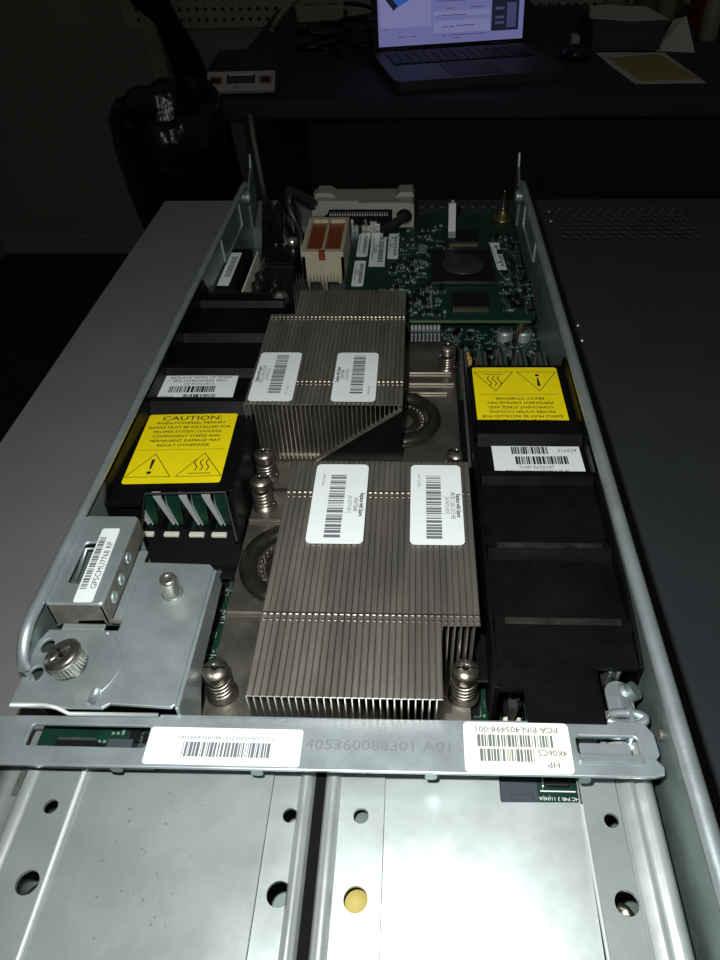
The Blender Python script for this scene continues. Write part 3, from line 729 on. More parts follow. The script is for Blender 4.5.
# right flange: flat with holes, then a rolled ridge and edge
m=MB(); m.plate([(.0462,YN),(.0555,YN),(.0548,YF),(.0452,YF)],[circ(.0520,.0774,.0019),circ(.0519,.0582,.0029)],zc-.0014,zc-.0003,'steel_cover'); 
pr=[(.0552,zc-.0006),(.0562,zc-.0003),(.0578,zc+.0014),(.0592,zc+.0015),(.0600,zc+.0004),(.0606,zc+.0003),(.0614,zc+.0014),(.0634,zc+.0012),(.0650,zc-.0008),(.0655,zc-.0030),(.0645,zc-.0030),(.0552,zc-.0016)]
m.prism(pr,YN,YF,'rail_steel','y',smooth=True); m.build('right_flange',cg)
m=MB(); m.plate([(-.1035,YN),(-.0900,YN),(-.0900,YF),(-.1030,YF)],[circ(-.0957,.0774,.0019),circ(-.0944,.0589,.0029)],zc-.0014,zc-.0003,'steel_cover')
pr=[(-.1145,zc-.0040),(-.1145,zc-.0020),(-.1100,zc-.0010),(-.1070,zc-.0012),(-.1058,zc+.0001),(-.1046,zc+.0006),(-.1030,zc+.0001),(-.1020,zc-.0004),(-.1020,zc-.0016),(-.1100,zc-.0030)]
m.prism(pr,YN,YF,'rail_steel','y',smooth=True); m.build('left_flange',cg)
# folded edges that catch the light, put into a paler steel colour
m=MB(); m.tube([(-.0898,YN+.001,zc+.0002),(-.0898,YF-.001,zc+.0002)],.0007,'pale_edge',8); m.build('folded_edge',cg)
m=MB(); m.tube([(.0461,YN+.001,zc-.0003),(.0449,YF-.018,zc+.0003)],.0005,'pale_edge',8); m.build('folded_edge',cg)
m=MB(); m.box(-.1075,-.1045,.0800,.0882,zc-.0004,zc+.0002,'steel_wall'); m.box(-.1072,-.1052,.0815,.0868,zc+.0001,zc+.0005,'bright_steel'); tag(m.build('side_slot',cg),'small slot with a bright tongue')
for pts in ([(.0445,.0790),(.0449,.0600)],): pass
# cage sides and inner tray below
m=MB(); m.box(-.1110,.0650,YN,.0970,.0014,.0034,'steel_wall'); m.box(.0620,.0630,YN,YF,.0034,zc-.0016,'steel_wall'); m.box(-.1040,-.1030,YN,YF,.0034,zc-.0030,'steel_wall')
m.box(-.0250,-.0240,YN,YF,.0034,zc-.0030,'steel_wall'); m.build('cage_body',cg)
m=MB(); m.box(-.0200,-.0060,.045,.095,.0170,.0178,'steel_wall'); m.build('inner_shelf',cg)
m=MB(); m.lathe([(.0045,0),(.0045,.0003),(0,.0003)],'paper_yellow',(-.0138,.0590,.0178),20); tag(m.build('yellow_disc',cg),'yellow disc seen through a hole')
for x,y in((-.0948,.0585),(.0525,.0580)):
    m=MB(); m.lathe([(.0030,0),(.0030,.0010),(.0018,.0018),(.0012,.0012),(0,.0012)],'nickel',(x,y,.0150),16); m.cyl((x,y,.0034),(x,y,.0150),.0014,'nickel',10); m.build('recessed_screw',cg)
# dents and dirt specks on the left cover
m=MB(); r_=random.Random(5)
for _ in range(34):
    x=r_.uniform(-.078,-.055);y=r_.uniform(.046,.083); q=r_.uniform(.00012,.00035)
    m.add([(x+q*r_.uniform(.6,1.6)*math.cos(2*PI*i/7),y+q*math.sin(2*PI*i/7),zc+.00026) for i in range(7)],[tuple(range(7))],'ink_grey',False,tiltz(0,0,.030,-.015,-.06,.085))
tag(m.build('dirt_specks',cg),'small dark specks of dirt',kind='stuff')

# connector and small board under the cut-out of the right cover
r=thing('drive_connector',(.034,.086,.0034),'black drive connector and green board edge in the cut-out below the cream sticker','connector')
m=MB(); m.box(.0232,.0345,.0805,.0950,.0090,.0222,'connector_blue'); m.box(.0270,.0330,.0812,.0845,.0222,.0227,'connector_blue'); m.build('housing',r,.0006)
m=MB(); m.box(.0345,.0452,.0800,.0950,.0205,.0221,'pcb'); m.box(.0347,.0452,.0860,.0950,.0034,.0205,'chip'); m.build('board',r)
m=MB(); m.box(.0350,.0445,.0816,.0823,.0221,.0223,'brass'); m.box(.0350,.0445,.0856,.0859,.0221,.0223,'paper'); m.text('HC P4R 3 11(HI)A',.0398,.0838,.0014,'paper',TM(0,0,.0221),PI,z=.0001); m.build('board_print',r)
m=MB(); m.box(.0368,.0430,.0868,.0900,.0221,.0236,'chip'); m.box(.0355,.0362,.0865,.0905,.0221,.0234,'bright_steel'); m.build('chip',r,.0003)

# hinge hardware between bar and right wall
r=thing('ejector_hinge',(.0605,.106,.0068),'steel ejector hinge with round pin between the cross bar and right wall','hinge')
m=MB(); m.prism([(.0975,.0240),(.1090,.0240),(.1110,.0290),(.1085,.0330),(.1040,.0345),(.0975,.0345)],.0598,.0610,'steel','x'); m.build('hinge_plate',r,.0003)
m=MB(); m.plate(rrect(.0560,.0635,.0985,.1155,.0036,6),[],.0285,.0297,'steel',bev=.0003); m.build('lever_tab',r)
m=MB(); m.cyl((.0622,.1110,.0296),(.0642,.1113,.0318),.0027,'steel_wall',24); m.cyl((.0612,.1108,.0304),(.0622,.1110,.0312),.0030,'steel',24); m.build('pin',r)
m=MB(); m.cyl((.0500,.0990,.0325),(.0540,.1025,.0335),.0018,'bright_steel',18); m.build('roller',r)
m=MB(); m.tube([(.0555+.0052*math.cos(a)+.0035,.1015+.0018*math.sin(a),.0330) for a in [2*PI*i/24 for i in range(24)]],.0014,'steel',8,closed=True); m.build('ring_clip',r)
m=MB(); m.cyl((.0665,.0965,.0340),(.0674,.0965,.0340),.0014,'rust',16); m.build('rivet',r)

# =================================================================== MEZZANINE CARD (far right)
mz=thing('mezzanine_card',(.008,.395,BZ),'green mezzanine circuit card at the far right of the tray with a large round-capped chip','circuit card')
cz=.0240
m=MB(); m.plate([(-.0480,.3640),(-.0180,.3340),(-.0030,.3325),(.0605,.3325),(.0632,.3352),(.0625,.4700),(.0010,.4700),(.0010,.4500),(-.0480,.4500)],[],cz-.0016,cz,'pcb'); m.build('board',mz)
m=MB(); m.box(-.0030,.0605,.3318,.3325,cz-.0014,cz-.0001,'pcb_edge'); m.build('board_edge',mz)
for x,y in((-.040,.44),(.057,.340),(.057,.452),(-.006,.345)):
    m=MB(); m.cyl((x,y,BZ),(x,y,cz-.0016),.0025,'brass',12); m.build('standoff',mz)
# main processor chip
m=MB(); m.box(.0090,.0448,.3700,.4120,cz+.0004,cz+.0022,'chip'); ch=m.build('large_chip',mz,.0003)
m=MB(); m.lathe([(.0125,0),(.0125,.0006),(.0118,.0009),(0,.0009)],'chip_lid',(.0275,.3920,cz+.0022),40); q=m.build('round_cap',ch); q.matrix_parent_inverse=Matrix()
m=MB(); m.box(.0150,.0400,.3706,.3716,cz+.0022,cz+.0024,'chip_lid'); q=m.build('chip_bar',ch); q.matrix_parent_inverse=Matrix()
for a,b,c,d in((.0190,.0405,.3425,.3590),(.0190,.0395,.4230,.4410)):
    m=MB(); m.box(a+.001,b-.001,c+.0008,d-.0006,cz+.0003,cz+.0020,'chip')
    n=int((b-a)/.0008)
    for i in range(n):
        xx=a+.0012+i*(b-a-.0024)/n; m.box(xx,xx+.00035,c-.0002,c+.0009,cz,cz+.0008,'brass'); m.box(xx,xx+.00035,d-.0007,d+.0004,cz,cz+.0008,'brass')
    m.build('chip',mz)
m=MB()
smd(m,-.030,.016,.3350,.3650,cz,110,101); smd(m,-.016,.006,.366,.402,cz,50,102); smd(m,.046,.0605,.338,.375,cz,60,103)
smd(m,.048,.0605,.375,.435,cz,45,104); smd(m,-.018,.018,.404,.452,cz,38,105); smd(m,.042,.056,.415,.440,cz,16,106)
for i in range(5):
    for j in range(10): m.box(-.0005+i*.0021,.0006+i*.0021,.346+j*.0018,.3469+j*.0018,cz,cz+.00015,'pcb_mark')
for i in range(6):
    m.box(.0015,.0065,.412+i*.0022,.4130+i*.0022,cz,cz+.00015,'pcb_mark')
tag(m.build('surface_mount_parts',mz),'tiny chips, resistors and printed marks',kind='stuff')
m=MB(); m.box(-.0095,-.0030,.3355,.3420,cz,cz+.004,'chip'); m.box(-.0095,-.0030,.3440,.3500,cz,cz+.004,'chip'); m.build('inductor',mz,.0005)
def cardlabel(x0,x1,y0,y1,seed,rot=0,notch=False,txt=None):
    cx,cy=(x0+x1)/2,(y0+y1)/2; w,h=(x1-x0)/2,(y1-y0)/2
    M=TM(cx,cy,cz+.0003,rot); m=MB()
    if notch: m.plate([(-w,-h),(w,-h),(w,h*.75),(w*.45,h*.75),(w*.45,h),(-w,h)],[],0,.0001,'paper',M)
    else: m.plate(rrect(-w,w,-h,h,.0012),[],0,.0001,'paper',M)
    m.barcode(w*.05,w*.7,-h*.75,h*.75,'ink_grey',M,14,seed,True,z=.00015)
    if txt: m.text(txt,-w*.35,0,.0030,'ink',M,-PI/2,z=.00016)
    m.box(-w*.7,-w*.6,-h*.6,h*.7,.0001,.00016,'ink_grey',M)
    return m.build('card_label',mz)
cardlabel(-.0362,-.0295,.4065,.4395,201); cardlabel(-.0280,-.0185,.3935,.4400,202,notch=True,txt='P2 B0800'); cardlabel(-.0172,-.0108,.4035,.4395,203,txt='4A2'); cardlabel(-.0365,-.0298,.3690,.4010,204,txt='F10C1')
cardlabel(.0465,.0520,.3890,.4260,205,.06)
# bright upright metal tab and gold spring screw
m=MB(); m.prism([(.4280,cz),(.4290,cz),(.4400,.0435),(.4390,.0438)],.0200,.0244,'clip_pale','x'); m.prism([(.4285,cz+.0022),(.4295,cz+.0022),(.4345,.0325),(.4335,.0325)],.0199,.0245,'ink_grey','x'); m.box(.0215,.0233,.4385,.4400,.0435,.0455,'conn_grey'); tag(m.build('pull_tab',mz),'upright white pull tab')
m=MB(); m.lathe([(.0062,0),(.0062,.0010),(.0042,.0016),(.0038,.0042),(.0028,.0046),(.0030,.0060),(.0014,.0066),(.0008,.0080),(.0005,.0180),(.0009,.0184),(0,.0190)],'brass',(.0565,.4620,cz),28); tag(m.build('spring_screw',mz),'brass-coloured screw with slim upright pin')

# =================================================================== FAR END COMPONENTS
# grey signal connector
sc=thing('signal_connector',(-.034,.462,BZ),'pale grey plastic connector housing standing at the far end of the blade','connector')
xa,xb=-.0672,-.0015; ya=.4520; yb=.4760; z0=.0200; z1=.0390
m=MB()
cut=[(-.0610,z0+.002),(-.0115-.004,z0+.002),(-.0155,z0+.0150),(-.0560,z0+.0150),(-.0575,z0+.0120),(-.0610,z0+.0100)]
outl=[(xa,z0),(xb,z0),(xb,z1-.002),(xb-.001,z1),(xa+.001,z1),(xa,z1-.002)]
Mx=Matrix.Translation((0,ya,0))@Matrix.Rotation(PI/2,4,'X')
m.plate(outl,[cut,circ(-.0078,z0+.0100,.0052,24)],-.0160,0,'conn_grey',Mx)
m.box(xa,xb,ya+.0160,yb,z0,z1,'conn_grey')
m.build('housing',sc)
m=MB(); m.prism([(xa+.001,z1),(xa+.015,z1),(xa+.011,z1+.0026),(xa+.003,z1+.0026)],ya+.010,yb-.001,'conn_grey','y'); m.build('top_ear',sc,.0004); m=MB(); m.prism([(xb-.012,z1),(xb,z1),(xb-.001,z1+.0030),(xb-.009,z1+.0030)],ya+.010,yb-.001,'conn_grey','y'); m.build('top_ear',sc,.0004)
m=MB()
for i in range(24): xx=-.0560+i*.0016; m.box(xx,xx+.0008,ya+.0005,ya+.004,z0+.0105,z0+.0118,'clip_pale')
m.build('contact_pins',sc)
m=MB(); m.box(-.0605,-.0160,ya+.004,ya+.0158,z0+.001,z0+.0102,'dark_gap'); m.box(-.0605,-.0160,ya+.010,ya+.0158,z0+.0102,z0+.0150,'dark_gap'); m.cyl((-.0078,ya+.003,z0+.010),(-.0078,ya+.0160,z0+.010),.0051,'dark_gap',24); m.build('recess',sc)
m=MB(); m.box(xa+.004,xa+.030,ya+.001,ya+.0035,z1,z1+.00025,'ink_pale'); m.box(xa+.033,xb-.007,ya+.002,ya+.005,z1,z1+.00025,'ink_grey'); m.build('top_marking',sc)
m=MB(); m.box(xa,xb,ya-.001,yb,BZ,z0,'chip_grey'); m.build('base_block',sc)
m=MB()
r_=random.Random(9)
for i in range(16):
    x=-.045+r_.uniform(0,.022); y=.4415+r_.uniform(0,.008); m.box(x,x+.002,y,y+.002,cz,cz+r_.uniform(.003,.007),'solder' if i%3 else 'nickel')
tag(m.build('shield_clips',sc),'small shiny clips in front of the connector')
m=MB(); m.tube([(-.0080,.4600,.0300),(-.0090,.4500,.0300),(-.0150,.4440,.0280),(-.0215,.4400,.0250)],.0030,'cable_black',12); tag(m.build('black_plug_cable'),'short thick black cable entering the round hole of the grey connector','cable')

# white-framed coil (transformer)
tr=thing('power_coil',(-.0515,.392,BZ),'cream plastic-framed power coil with two orange copper windows behind the far heat sink','power coil')
xa,xb,ya,yb,zt=-.0632,-.0402,.3730,.4200,.0430
m=MB(); m.plate([(xa,ya),(xb,ya),(xb,yb),(xa,yb)],[rrect(xa+.0020,xa+.0108,ya+.0035,yb-.0035,.0004),rrect(xa+.0122,xb-.0020,ya+.0035,yb-.0035,.0004)],zt-.003,zt,'beige')
m.box(xa,xa+.0015,ya,yb,BZ+.008,zt-.003,'beige'); m.box(xb-.0015,xb,ya,yb,BZ+.008,zt-.003,'beige'); m.box(xa,xb,yb-.0015,yb,BZ+.008,zt-.003,'beige')
fx=Matrix.Translation((0,ya+.0015,0))@Matrix.Rotation(PI/2,4,'X')
m.plate([(xa,BZ),(xa+.0025,BZ),(xa+.0035,.0250),(xa+.0095,.0250),(xa+.0105,.0180),(xa+.0125,.0180),(xa+.0135,.0250),(xb-.0035,.0250),(xb-.0025,BZ),(xb,BZ),(xb,zt-.003),(xa,zt-.003)],[],0,.0015,'beige',fx)
for i in range(16): m.box(xa-.0006,xa,ya+.002+i*.0028,ya+.0034+i*.0028,zt-.003,zt+.0003,'beige')
m.build('frame',tr)
m=MB(); m.box(xa+.0016,xb-.0016,ya+.0022,yb-.0016,.0300,zt-.0022,'copper_film'); m.box(xa+.0092,xa+.0128,ya-.0003,ya+.0020,zt-.0050,zt+.0002,'copper_film'); tag(m.build('copper_film',tr),'orange film-wrapped winding')
m=MB()
for x in(xa+.001,xb-.001):
    m.cyl((x,yb-.002,BZ),(x,yb-.002,BZ+.009),.0008,'nickel',8)
m.build('foot_pin',tr)
# pin fin heatsink in front of it
pf=MB()
for i in range(15):
    x=-.0665+i*.0019
    for j in range(3): pf.prism([(x,BZ+.003),(x+.0011,BZ+.003),(x+.00055,.0350)],.3500+j*.006,.3512+j*.006,'dimm_spreader','y')
pf.box(-.0675,-.0375,.3480,.3660,BZ,BZ+.003,'dimm_spreader')
tag(pf.build('pin_heatsink'),'small grey pin-fin heatsink in front of the cream power coil','heat sink')
m=MB(); m.lathe([(.0032,0),(.0032,.0200),(.0050,.0205),(.0050,.0300),(.0020,.0310),(0,.0310)],'conn_grey',(-.0608,.4330,BZ),8,smooth=False); tag(m.build('guide_post'),'grey guide post behind the cream power coil','post')

# far left electronics
def blk(name,x0,x1,y0,y1,z0,z1,mt,lab,cat,bev=.0006):
    m=MB(); m.box(x0,x1,y0,y1,z0,z1,mt); return tag(m.build(name,bevel=bev),lab,cat)
rg=thing('voltage_module',(-.104,.378,BZ),'black upright module with a white barcode strip by the far left wall','power module')
m=MB(); m.box(-.1105,-.0990,.3530,.4060,BZ,.0300,'black_plastic'); m.build('case',rg,.0006)
M=TM(-.1066,.3790,.0301,PI/2)
m=MB(); m.plate([(-.0205,-.0032),(.0205,-.0032),(.0205,.0032),(-.0205,.0032)],[],0,.0001,'paper',M); m.barcode(-.0100,.0150,-.0020,.0014,'ink_grey',M,30,301,z=.00015); tag(m.build('barcode_strip',rg),'white barcode strip')
m=MB(); m.box(-.0965,-.0955,.3560,.4080,BZ,.0270,'white_plastic'); tag(m.build('edge_strip'),'thin white upright strip beside the black module with the barcode','strip')
m=MB(); m.box(-.0700-.0190,-.0720,.3900,.4200,BZ,.0260,'chip'); m.box(-.0880,-.0730,.3930,.4170,.0260,.0264,'gloss_black'); 
for i in range(3): m.box(-.0870+i*.005,-.0855+i*.005,.4175,.4190,.0260,.0275,'solder')
tag(m.build('relay_block',bevel=.0004),'black square power block between the left wall and cream coil','power block')
for i,(x,y,h) in enumerate(((-.0905,.372,.018),(-.0905,.384,.018),(-.0825,.370,.014),(-.0820,.380,.015))):
    m=MB(); m.lathe([(.0036,0),(.0036,h-.0008),(.0030,h),(0,h)],'chip',(x,y,BZ),18); m.box(x-.0004,x+.0004,y-.0028,y+.0028,BZ+h,BZ+h+.0001,'solder')
    tag(m.build('capacitor'),'small black can capacitor among the four beside the white strip','capacitor','black can capacitors')
m=MB(); r_=random.Random(31)
for i in range(12):
    y=.362+i*.0045; m.box(-.0945,-.0935,y,y+.0028,BZ,.0200,'solder'); m.box(-.0935,-.0915,y+.0004,y+.0020,BZ,.0160,'chip')
tag(m.build('terminal_row'),'row of small metal terminals beside the white strip','terminal')
m=MB(); m.tube([(-.0790,.4250,.0060+BZ),(-.0800,.4270,.030),(-.0800,.4320,.048),(-.0785,.4380,.052),(-.0740,.4440,.047),(-.0680,.4490,.041),(-.0655,.4515,.038)],.0034,'cable_black',12)
tag(m.build('looped_cable'),'thick black cable looping up beside the left end of the grey connector','cable')
m=MB(); m.tube([(-.0735,.4230,BZ),(-.0730,.4260,.030),(-.0755,.4300,.044),(-.0800,.4370,.049),(-.0865,.4430,.040),(-.0900,.4480,.020)],.0028,'cable_black',12)
tag(m.build('looped_cable'),'thinner black cable crossing behind the black power block','cable')
m=MB(); m.lathe([(.0036,0),(.0034,.004),(.0015,.0050),(0,.0050)],'bright_steel',(-.0760,.4180,.0264),18); tag(m.build('bright_screw'),'small bright screw on top of the black power block','screw')
m=MB(); m.box(-.0975,-.0925,.4360,.4400,BZ,.0320,'black_plastic'); m.prism([(-.1020,BZ),(-.0820,BZ),(-.0930,.0480),(-.0960,.0480)],.4420,.4440,'gloss_black','y'); tag(m.build('rear_baffle'),'dark triangular plastic fin at the far left corner of the tray','plastic fin')

# =================================================================== BACKGROUND DESK
DZ=-.155   # desk surface
dk=thing('desk',(.5,1.8,FLOOR_Z),'long dark grey desk against the back wall carrying the laptop','desk')
m=MB(); m.box(-.395,2.0,1.435,2.360,DZ-.032,DZ,'desk_top'); m.build('desktop',dk,.003)
m=MB(); m.box(-.345,-.320,1.50,2.36,FLOOR_Z,DZ-.032,'table_dark'); m.build('side_panel',dk)
m=MB(); m.box(1.95,1.98,1.50,2.36,FLOOR_Z,DZ-.032,'table_dark'); m.build('side_panel',dk)
m=MB(); m.box(-.32,1.95,2.2,2.22,FLOOR_Z+.2,DZ-.032,'table_dark'); m.build('back_panel',dk)


# laptop, turned a little to the left
lp=thing('laptop',(.097,1.648,DZ),'open silver laptop on the desk with a bright web page on its screen','laptop')
W,D,th,H=.345,.250,.018,.225
M=Matrix.Translation((.097,1.648,DZ))@Matrix.Rotation(math.radians(13.5),4,'Z')
m=MB(); m.plate(rrect(-W/2,W/2,-D/2,D/2,.014),[],0,th,'laptop_silver',M,bev=.001); m.build('base',lp)
m=MB(); m.plate(rrect(-W/2+.022,W/2-.022,.000,D/2-.022,.004),[],th,th+.0004,'keys',M)
for j in range(5):
    for i in range(15): m.box(-W/2+.026+i*.0196,-W/2+.043+i*.0196,.004+j*.0185,.020+j*.0185,th+.0004,th+.0022,'keys',M)
m.build('keyboard',lp)
m=MB(); m.plate(rrect(-.06,.045,-D/2+.014,-.012,.003),[],th,th+.0004,'keys',M); m.build('touchpad',lp)
T=M@Matrix.Translation((.006,D/2+.006,th-.004))@Matrix.Rotation(math.radians(84),4,'X')
m=MB(); m.plate(rrect(-W/2,W/2,-.006,H,.008),[],-.004,.003,'bezel',T,bev=.0008); sl=m.build('screen_lid',lp)
m=MB(); m.plate([(-.160,.011),(.160,.011),(.160,H-.012),(-.160,H-.012)],[],.003,.0033,'scr_page',T)
def scr(x0,x1,y0,y1,mt,z=.0034): m.add([(x0,y0,z),(x1,y0,z),(x1,y1,z),(x0,y1,z)],[(0,1,2,3)],mt,False,T)
scr(-.155,-.046,.044,.200,'scr_panel'); scr(-.040,.084,.094,.098,'scr_line'); scr(-.040,.084,.060,.069,'scr_panel'); scr(-.040,.084,.030,.052,'scr_panel')
m.add([(-.150,.112,.0036),(-.123,.078,.0036),(-.045,.112,.0036),(-.060,.150,.0036),(-.140,.150,.0036)],[(0,1,2,3,4)],'scr_blue',False,T)
m.add([(-.154,.107,.0037),(-.126,.074,.0037),(-.117,.082,.0037),(-.147,.116,.0037)],[(0,1,2,3)],'scr_dark',False,T)
scr(.088,.149,.028,.100,'scr_dark'); scr(.122,.143,.033,.078,'scr_line',.0036); 
for y in(.066,.050,.040): scr(.096,.116,y,y+.005,'scr_line',.0036)
for x0,x1,y in((-.150,-.138,.041),(-.118,-.100,.026),(-.090,-.078,.026),(-.034,.030,.086),(-.014,.004,.073),(.040,.070,.073),(-.034,-.028,.060),(-.024,.032,.0605),(-.022,-.008,.040),(-.006,.004,.040),(.010,.050,.041),(-.022,-.010,.024),(-.006,.0,.024),(.002,.078,.0245),(.004,.020,.019)):
    scr(x0,x1,y,y+.0016,'scr_line',.0036)
q=m.build('display',sl); q.matrix_parent_inverse=Matrix()
for sx in(-1,1):
    m=MB(); m.cyl(tuple(M@Vector((sx*.11-.02,D/2+.001,th-.001))),tuple(M@Vector((sx*.11+.02,D/2+.001,th-.001))),.005,'bezel',12); m.build('hinge',lp)

# digital scale
sc=thing('digital_scale',(-.330,1.55,DZ),'small digital scale with silver front panel and two buttons on the desk corner','scale')
M=Matrix.Translation((-.333,1.470,DZ))@Matrix.Rotation(.06,4,'Z')
m=MB(); m.prism([(0,.004),(0,.012),(.045,.034),(.195,.034),(.195,.004)],-.066,.066,'box_dark','x',M); m.build('body',sc,.002)
m=MB(); m.plate(rrect(-.062,.062,.060,.190,.006),[],.0345,.040,'chip_grey',M,bev=.001); m.build('platform',sc)
Mf=M@Matrix.Translation((0,-.0005,.0105))@Matrix.Rotation(math.atan2(.022,.045),4,'X')
m=MB(); m.plate(rrect(-.064,.064,0,.048,.002),[],.0004,.0016,'scale_silver',Mf); m.box(-.064,.064,-.003,0,-.004,.0016,'scale_silver',Mf)
m.text('5kg  11 lb',0,.007,.0065,'ink',Mf,z=.0018); m.build('front_panel',sc)
m=MB(); m.plate(rrect(-.027,.027,.016,.041,.001),[],.0016,.0020,'lcd',Mf); m.add([(-.024,.036,.0022),(.024,.036,.0022),(.024,.041,.0022),(-.024,.041,.0022)],[(0,1,2,3)],'paper',False,Mf); m.build('display',sc)
for x in(-.047,.047):
    m=MB(); m.plate(rrect(x-.013,x+.013,.014,.036,.003),[],.0016,.0019,'scale_red',Mf); m.plate(rrect(x-.009,x+.009,.018,.030,.002),[],.0019,.0034,'ink',Mf); m.build('button',sc)

# paper box, sheets, bottles
bx=thing('cardboard_box',(.455,1.90,DZ),'low dark box on the desk right of the laptop with papers on its lid','box')
m=MB(); m.box(.380,.530,1.800,1.990,DZ,DZ+.052,'box_dark'); m.build('carton',bx,.002)
m=MB(); m.box(.377,.533,1.797,1.993,DZ+.046,DZ+.056,'box_dark'); m.build('box_lid',bx,.001)
def sheet(name,poly,z,mt,lab,cat='paper',curl=0):
    m=MB(); m.plate(poly,[],z,z+.0008,mt); return tag(m.build(name),lab,cat)
sheet('paper_sheet',[(.375,1.84),(.455,1.80),(.540,1.815),(.525,1.97),(.400,1.985)],DZ+.0562,'paper_white','white sheet lying on top of the low dark box')
sheet('folded_paper',[(.400,1.88),(.470,1.86),(.515,1.93),(.440,1.99),(.395,1.96)],DZ+.0572,'paper_white','smaller folded white paper on the sheet atop the dark box')
sheet('paper_sheet',[(.388,1.790),(.535,1.785),(.552,1.535),(.418,1.533),(.400,1.66)],DZ,'paper_white','large white sheet on the desk under the yellow sheet')
sheet('yellow_sheet',[(.405,1.735),(.520,1.765),(.547,1.560),(.432,1.548)],DZ+.0009,'paper_yellow','dull yellow sheet of paper on the desk at right','paper')
m=MB(); m.add([(.520,1.80,DZ+.001),(.600,1.78,DZ+.001),(.590,1.86,DZ+.055),(.570,1.88,DZ+.045),(.5205,1.8005,DZ),(.6005,1.7805,DZ),(.5905,1.8605,DZ+.054),(.5705,1.8805,DZ+.044)],[(0,1,2,3),(7,6,5,4),(0,4,5,1),(1,5,6,2),(2,6,7,3),(3,7,4,0)],'paper_white'); tag(m.build('curled_paper'),'white curled paper standing behind the yellow sheet','paper')
bt=((.560,2.10,.030,.17,'bottle_olive','dull olive bottle standing on the desk behind the curled paper'),(.620,2.13,.028,.20,'bottle_pale','pale narrow bottle beside the olive bottle at the desk back'),(.700,2.08,.036,.22,'bottle_red','dark red bottle at the right edge of the photo on the desk'),(.660,1.90,.020,.11,'bottle_pale','short pale bottle in front of the dark red bottle'),(.500,2.16,.030,.18,'bottle_pale','pale bottle directly behind the dark cardboard box'),(.655,2.20,.026,.24,'bottle_olive','tall olive bottle at the very back of the desk'))
for x,y,r,h,mt,lab in bt:
    b=thing('bottle',(x,y,DZ),lab,'bottle','bottles at the back of the desk')
    m=MB(); m.lathe([(r*.95,0),(r,.004),(r,h*.62),(r*.85,h*.72),(r*.38,h*.82),(r*.36,h*.90),(0,h*.90)],mt,(x,y,DZ),20); m.build('bottle_body',b)
    m=MB(); m.lathe([(r*.42,0),(r*.42,h*.10),(0,h*.10)],'chip_grey',(x,y,DZ+h*.90),16); m.build('cap',b)
# small dark clutter between laptop and box
m=MB(); m.lathe([(.030,0),(.034,.010),(.030,.022),(.012,.026),(0,.026)],'bezel',(.335,1.74,DZ),20); tag(m.build('tape_roll'),'round black tape roll on the desk between laptop and box','tape')
m=MB(); m.box(.345,.362,1.845,1.875,DZ,DZ+.022,'paper_white'); tag(m.build('small_box',bevel=.003),'tiny pale cube at the desk right behind the laptop','small box')

# power strip and cables
ps=thing('power_strip',(-.13,2.20,DZ),'pale power strip lying at the back of the desk behind the cables','power strip')
M=TM(-.16,2.20,DZ,.12)
m=MB(); m.plate(rrect(-.16,.16,-.025,.025,.008),[],0,.035,'plastic_cream',M,bev=.002); m.build('body',ps)
for i in range(5):
    m=MB(); m.plate(circ(-.12+i*.055,0,.014,16),[],.035,.036,'ink_grey',M); m.build('outlet',ps)
m=MB(); m.tube([(-.330,1.86,DZ+.04),(-.318,1.90,DZ+.055),(-.300,1.98,DZ+.070),(-.275,2.06,DZ+.080),(-.245,2.14,DZ+.11),(-.21,2.24,DZ+.16),(-.17,2.30,DZ+.19),(-.13,2.34,DZ+.20)],.0065,'cable_grey',10); tag(m.build('grey_cable'),'pale grey cable arching from the scale up to the power strip','cable')
r_=random.Random(77)
labs=('thick dark coil of cable nearest the digital scale','thin dark coil of cable left of the laptop front','thick dark coil of cable nearest the laptop screen','thin dark coil of cable behind the one nearest the scale','thick dark coil of cable in front of the power strip right end','thin dark coil of cable in front of the power strip middle')
for k in range(6):
    cx=(-.215,-.110,-.030,-.195,-.060,-.135)[k]; cy=(1.76,1.80,1.90,1.93,2.04,2.04)[k]; pts=[]
    for i in range(26):
        a=i*.42+k; rr=.026+.008*math.sin(i*.9+k)
        pts.append((cx+rr*1.4*math.cos(a),cy+rr*1.2*math.sin(a),DZ+.007+.0020*i))
    m=MB(); m.tube(pts,.0045 if k%2 else .006,'cable_black',8); tag(m.build('coiled_cable'),labs[k],'cable')
m=MB(); m.tube([(-.05,2.30,DZ+.01),(-.05,2.30,.2)],.022,'cable_black',14); tag(m.build('dark_stand'),'dark upright pole at the back of the desk left of the laptop','pole')
m=MB(); m.tube([(-.312,1.426,DZ-.02),(-.310,1.420,-.22),(-.300,1.40,-.30),(-.303,1.38,-.45),(-.310,1.38,-.70),(-.33,1.41,FLOOR_Z+.006)],.0045,'cable_grey',10); tag(m.build('hanging_cable'),'thin grey cable hanging down from the front edge of the desk','cable')

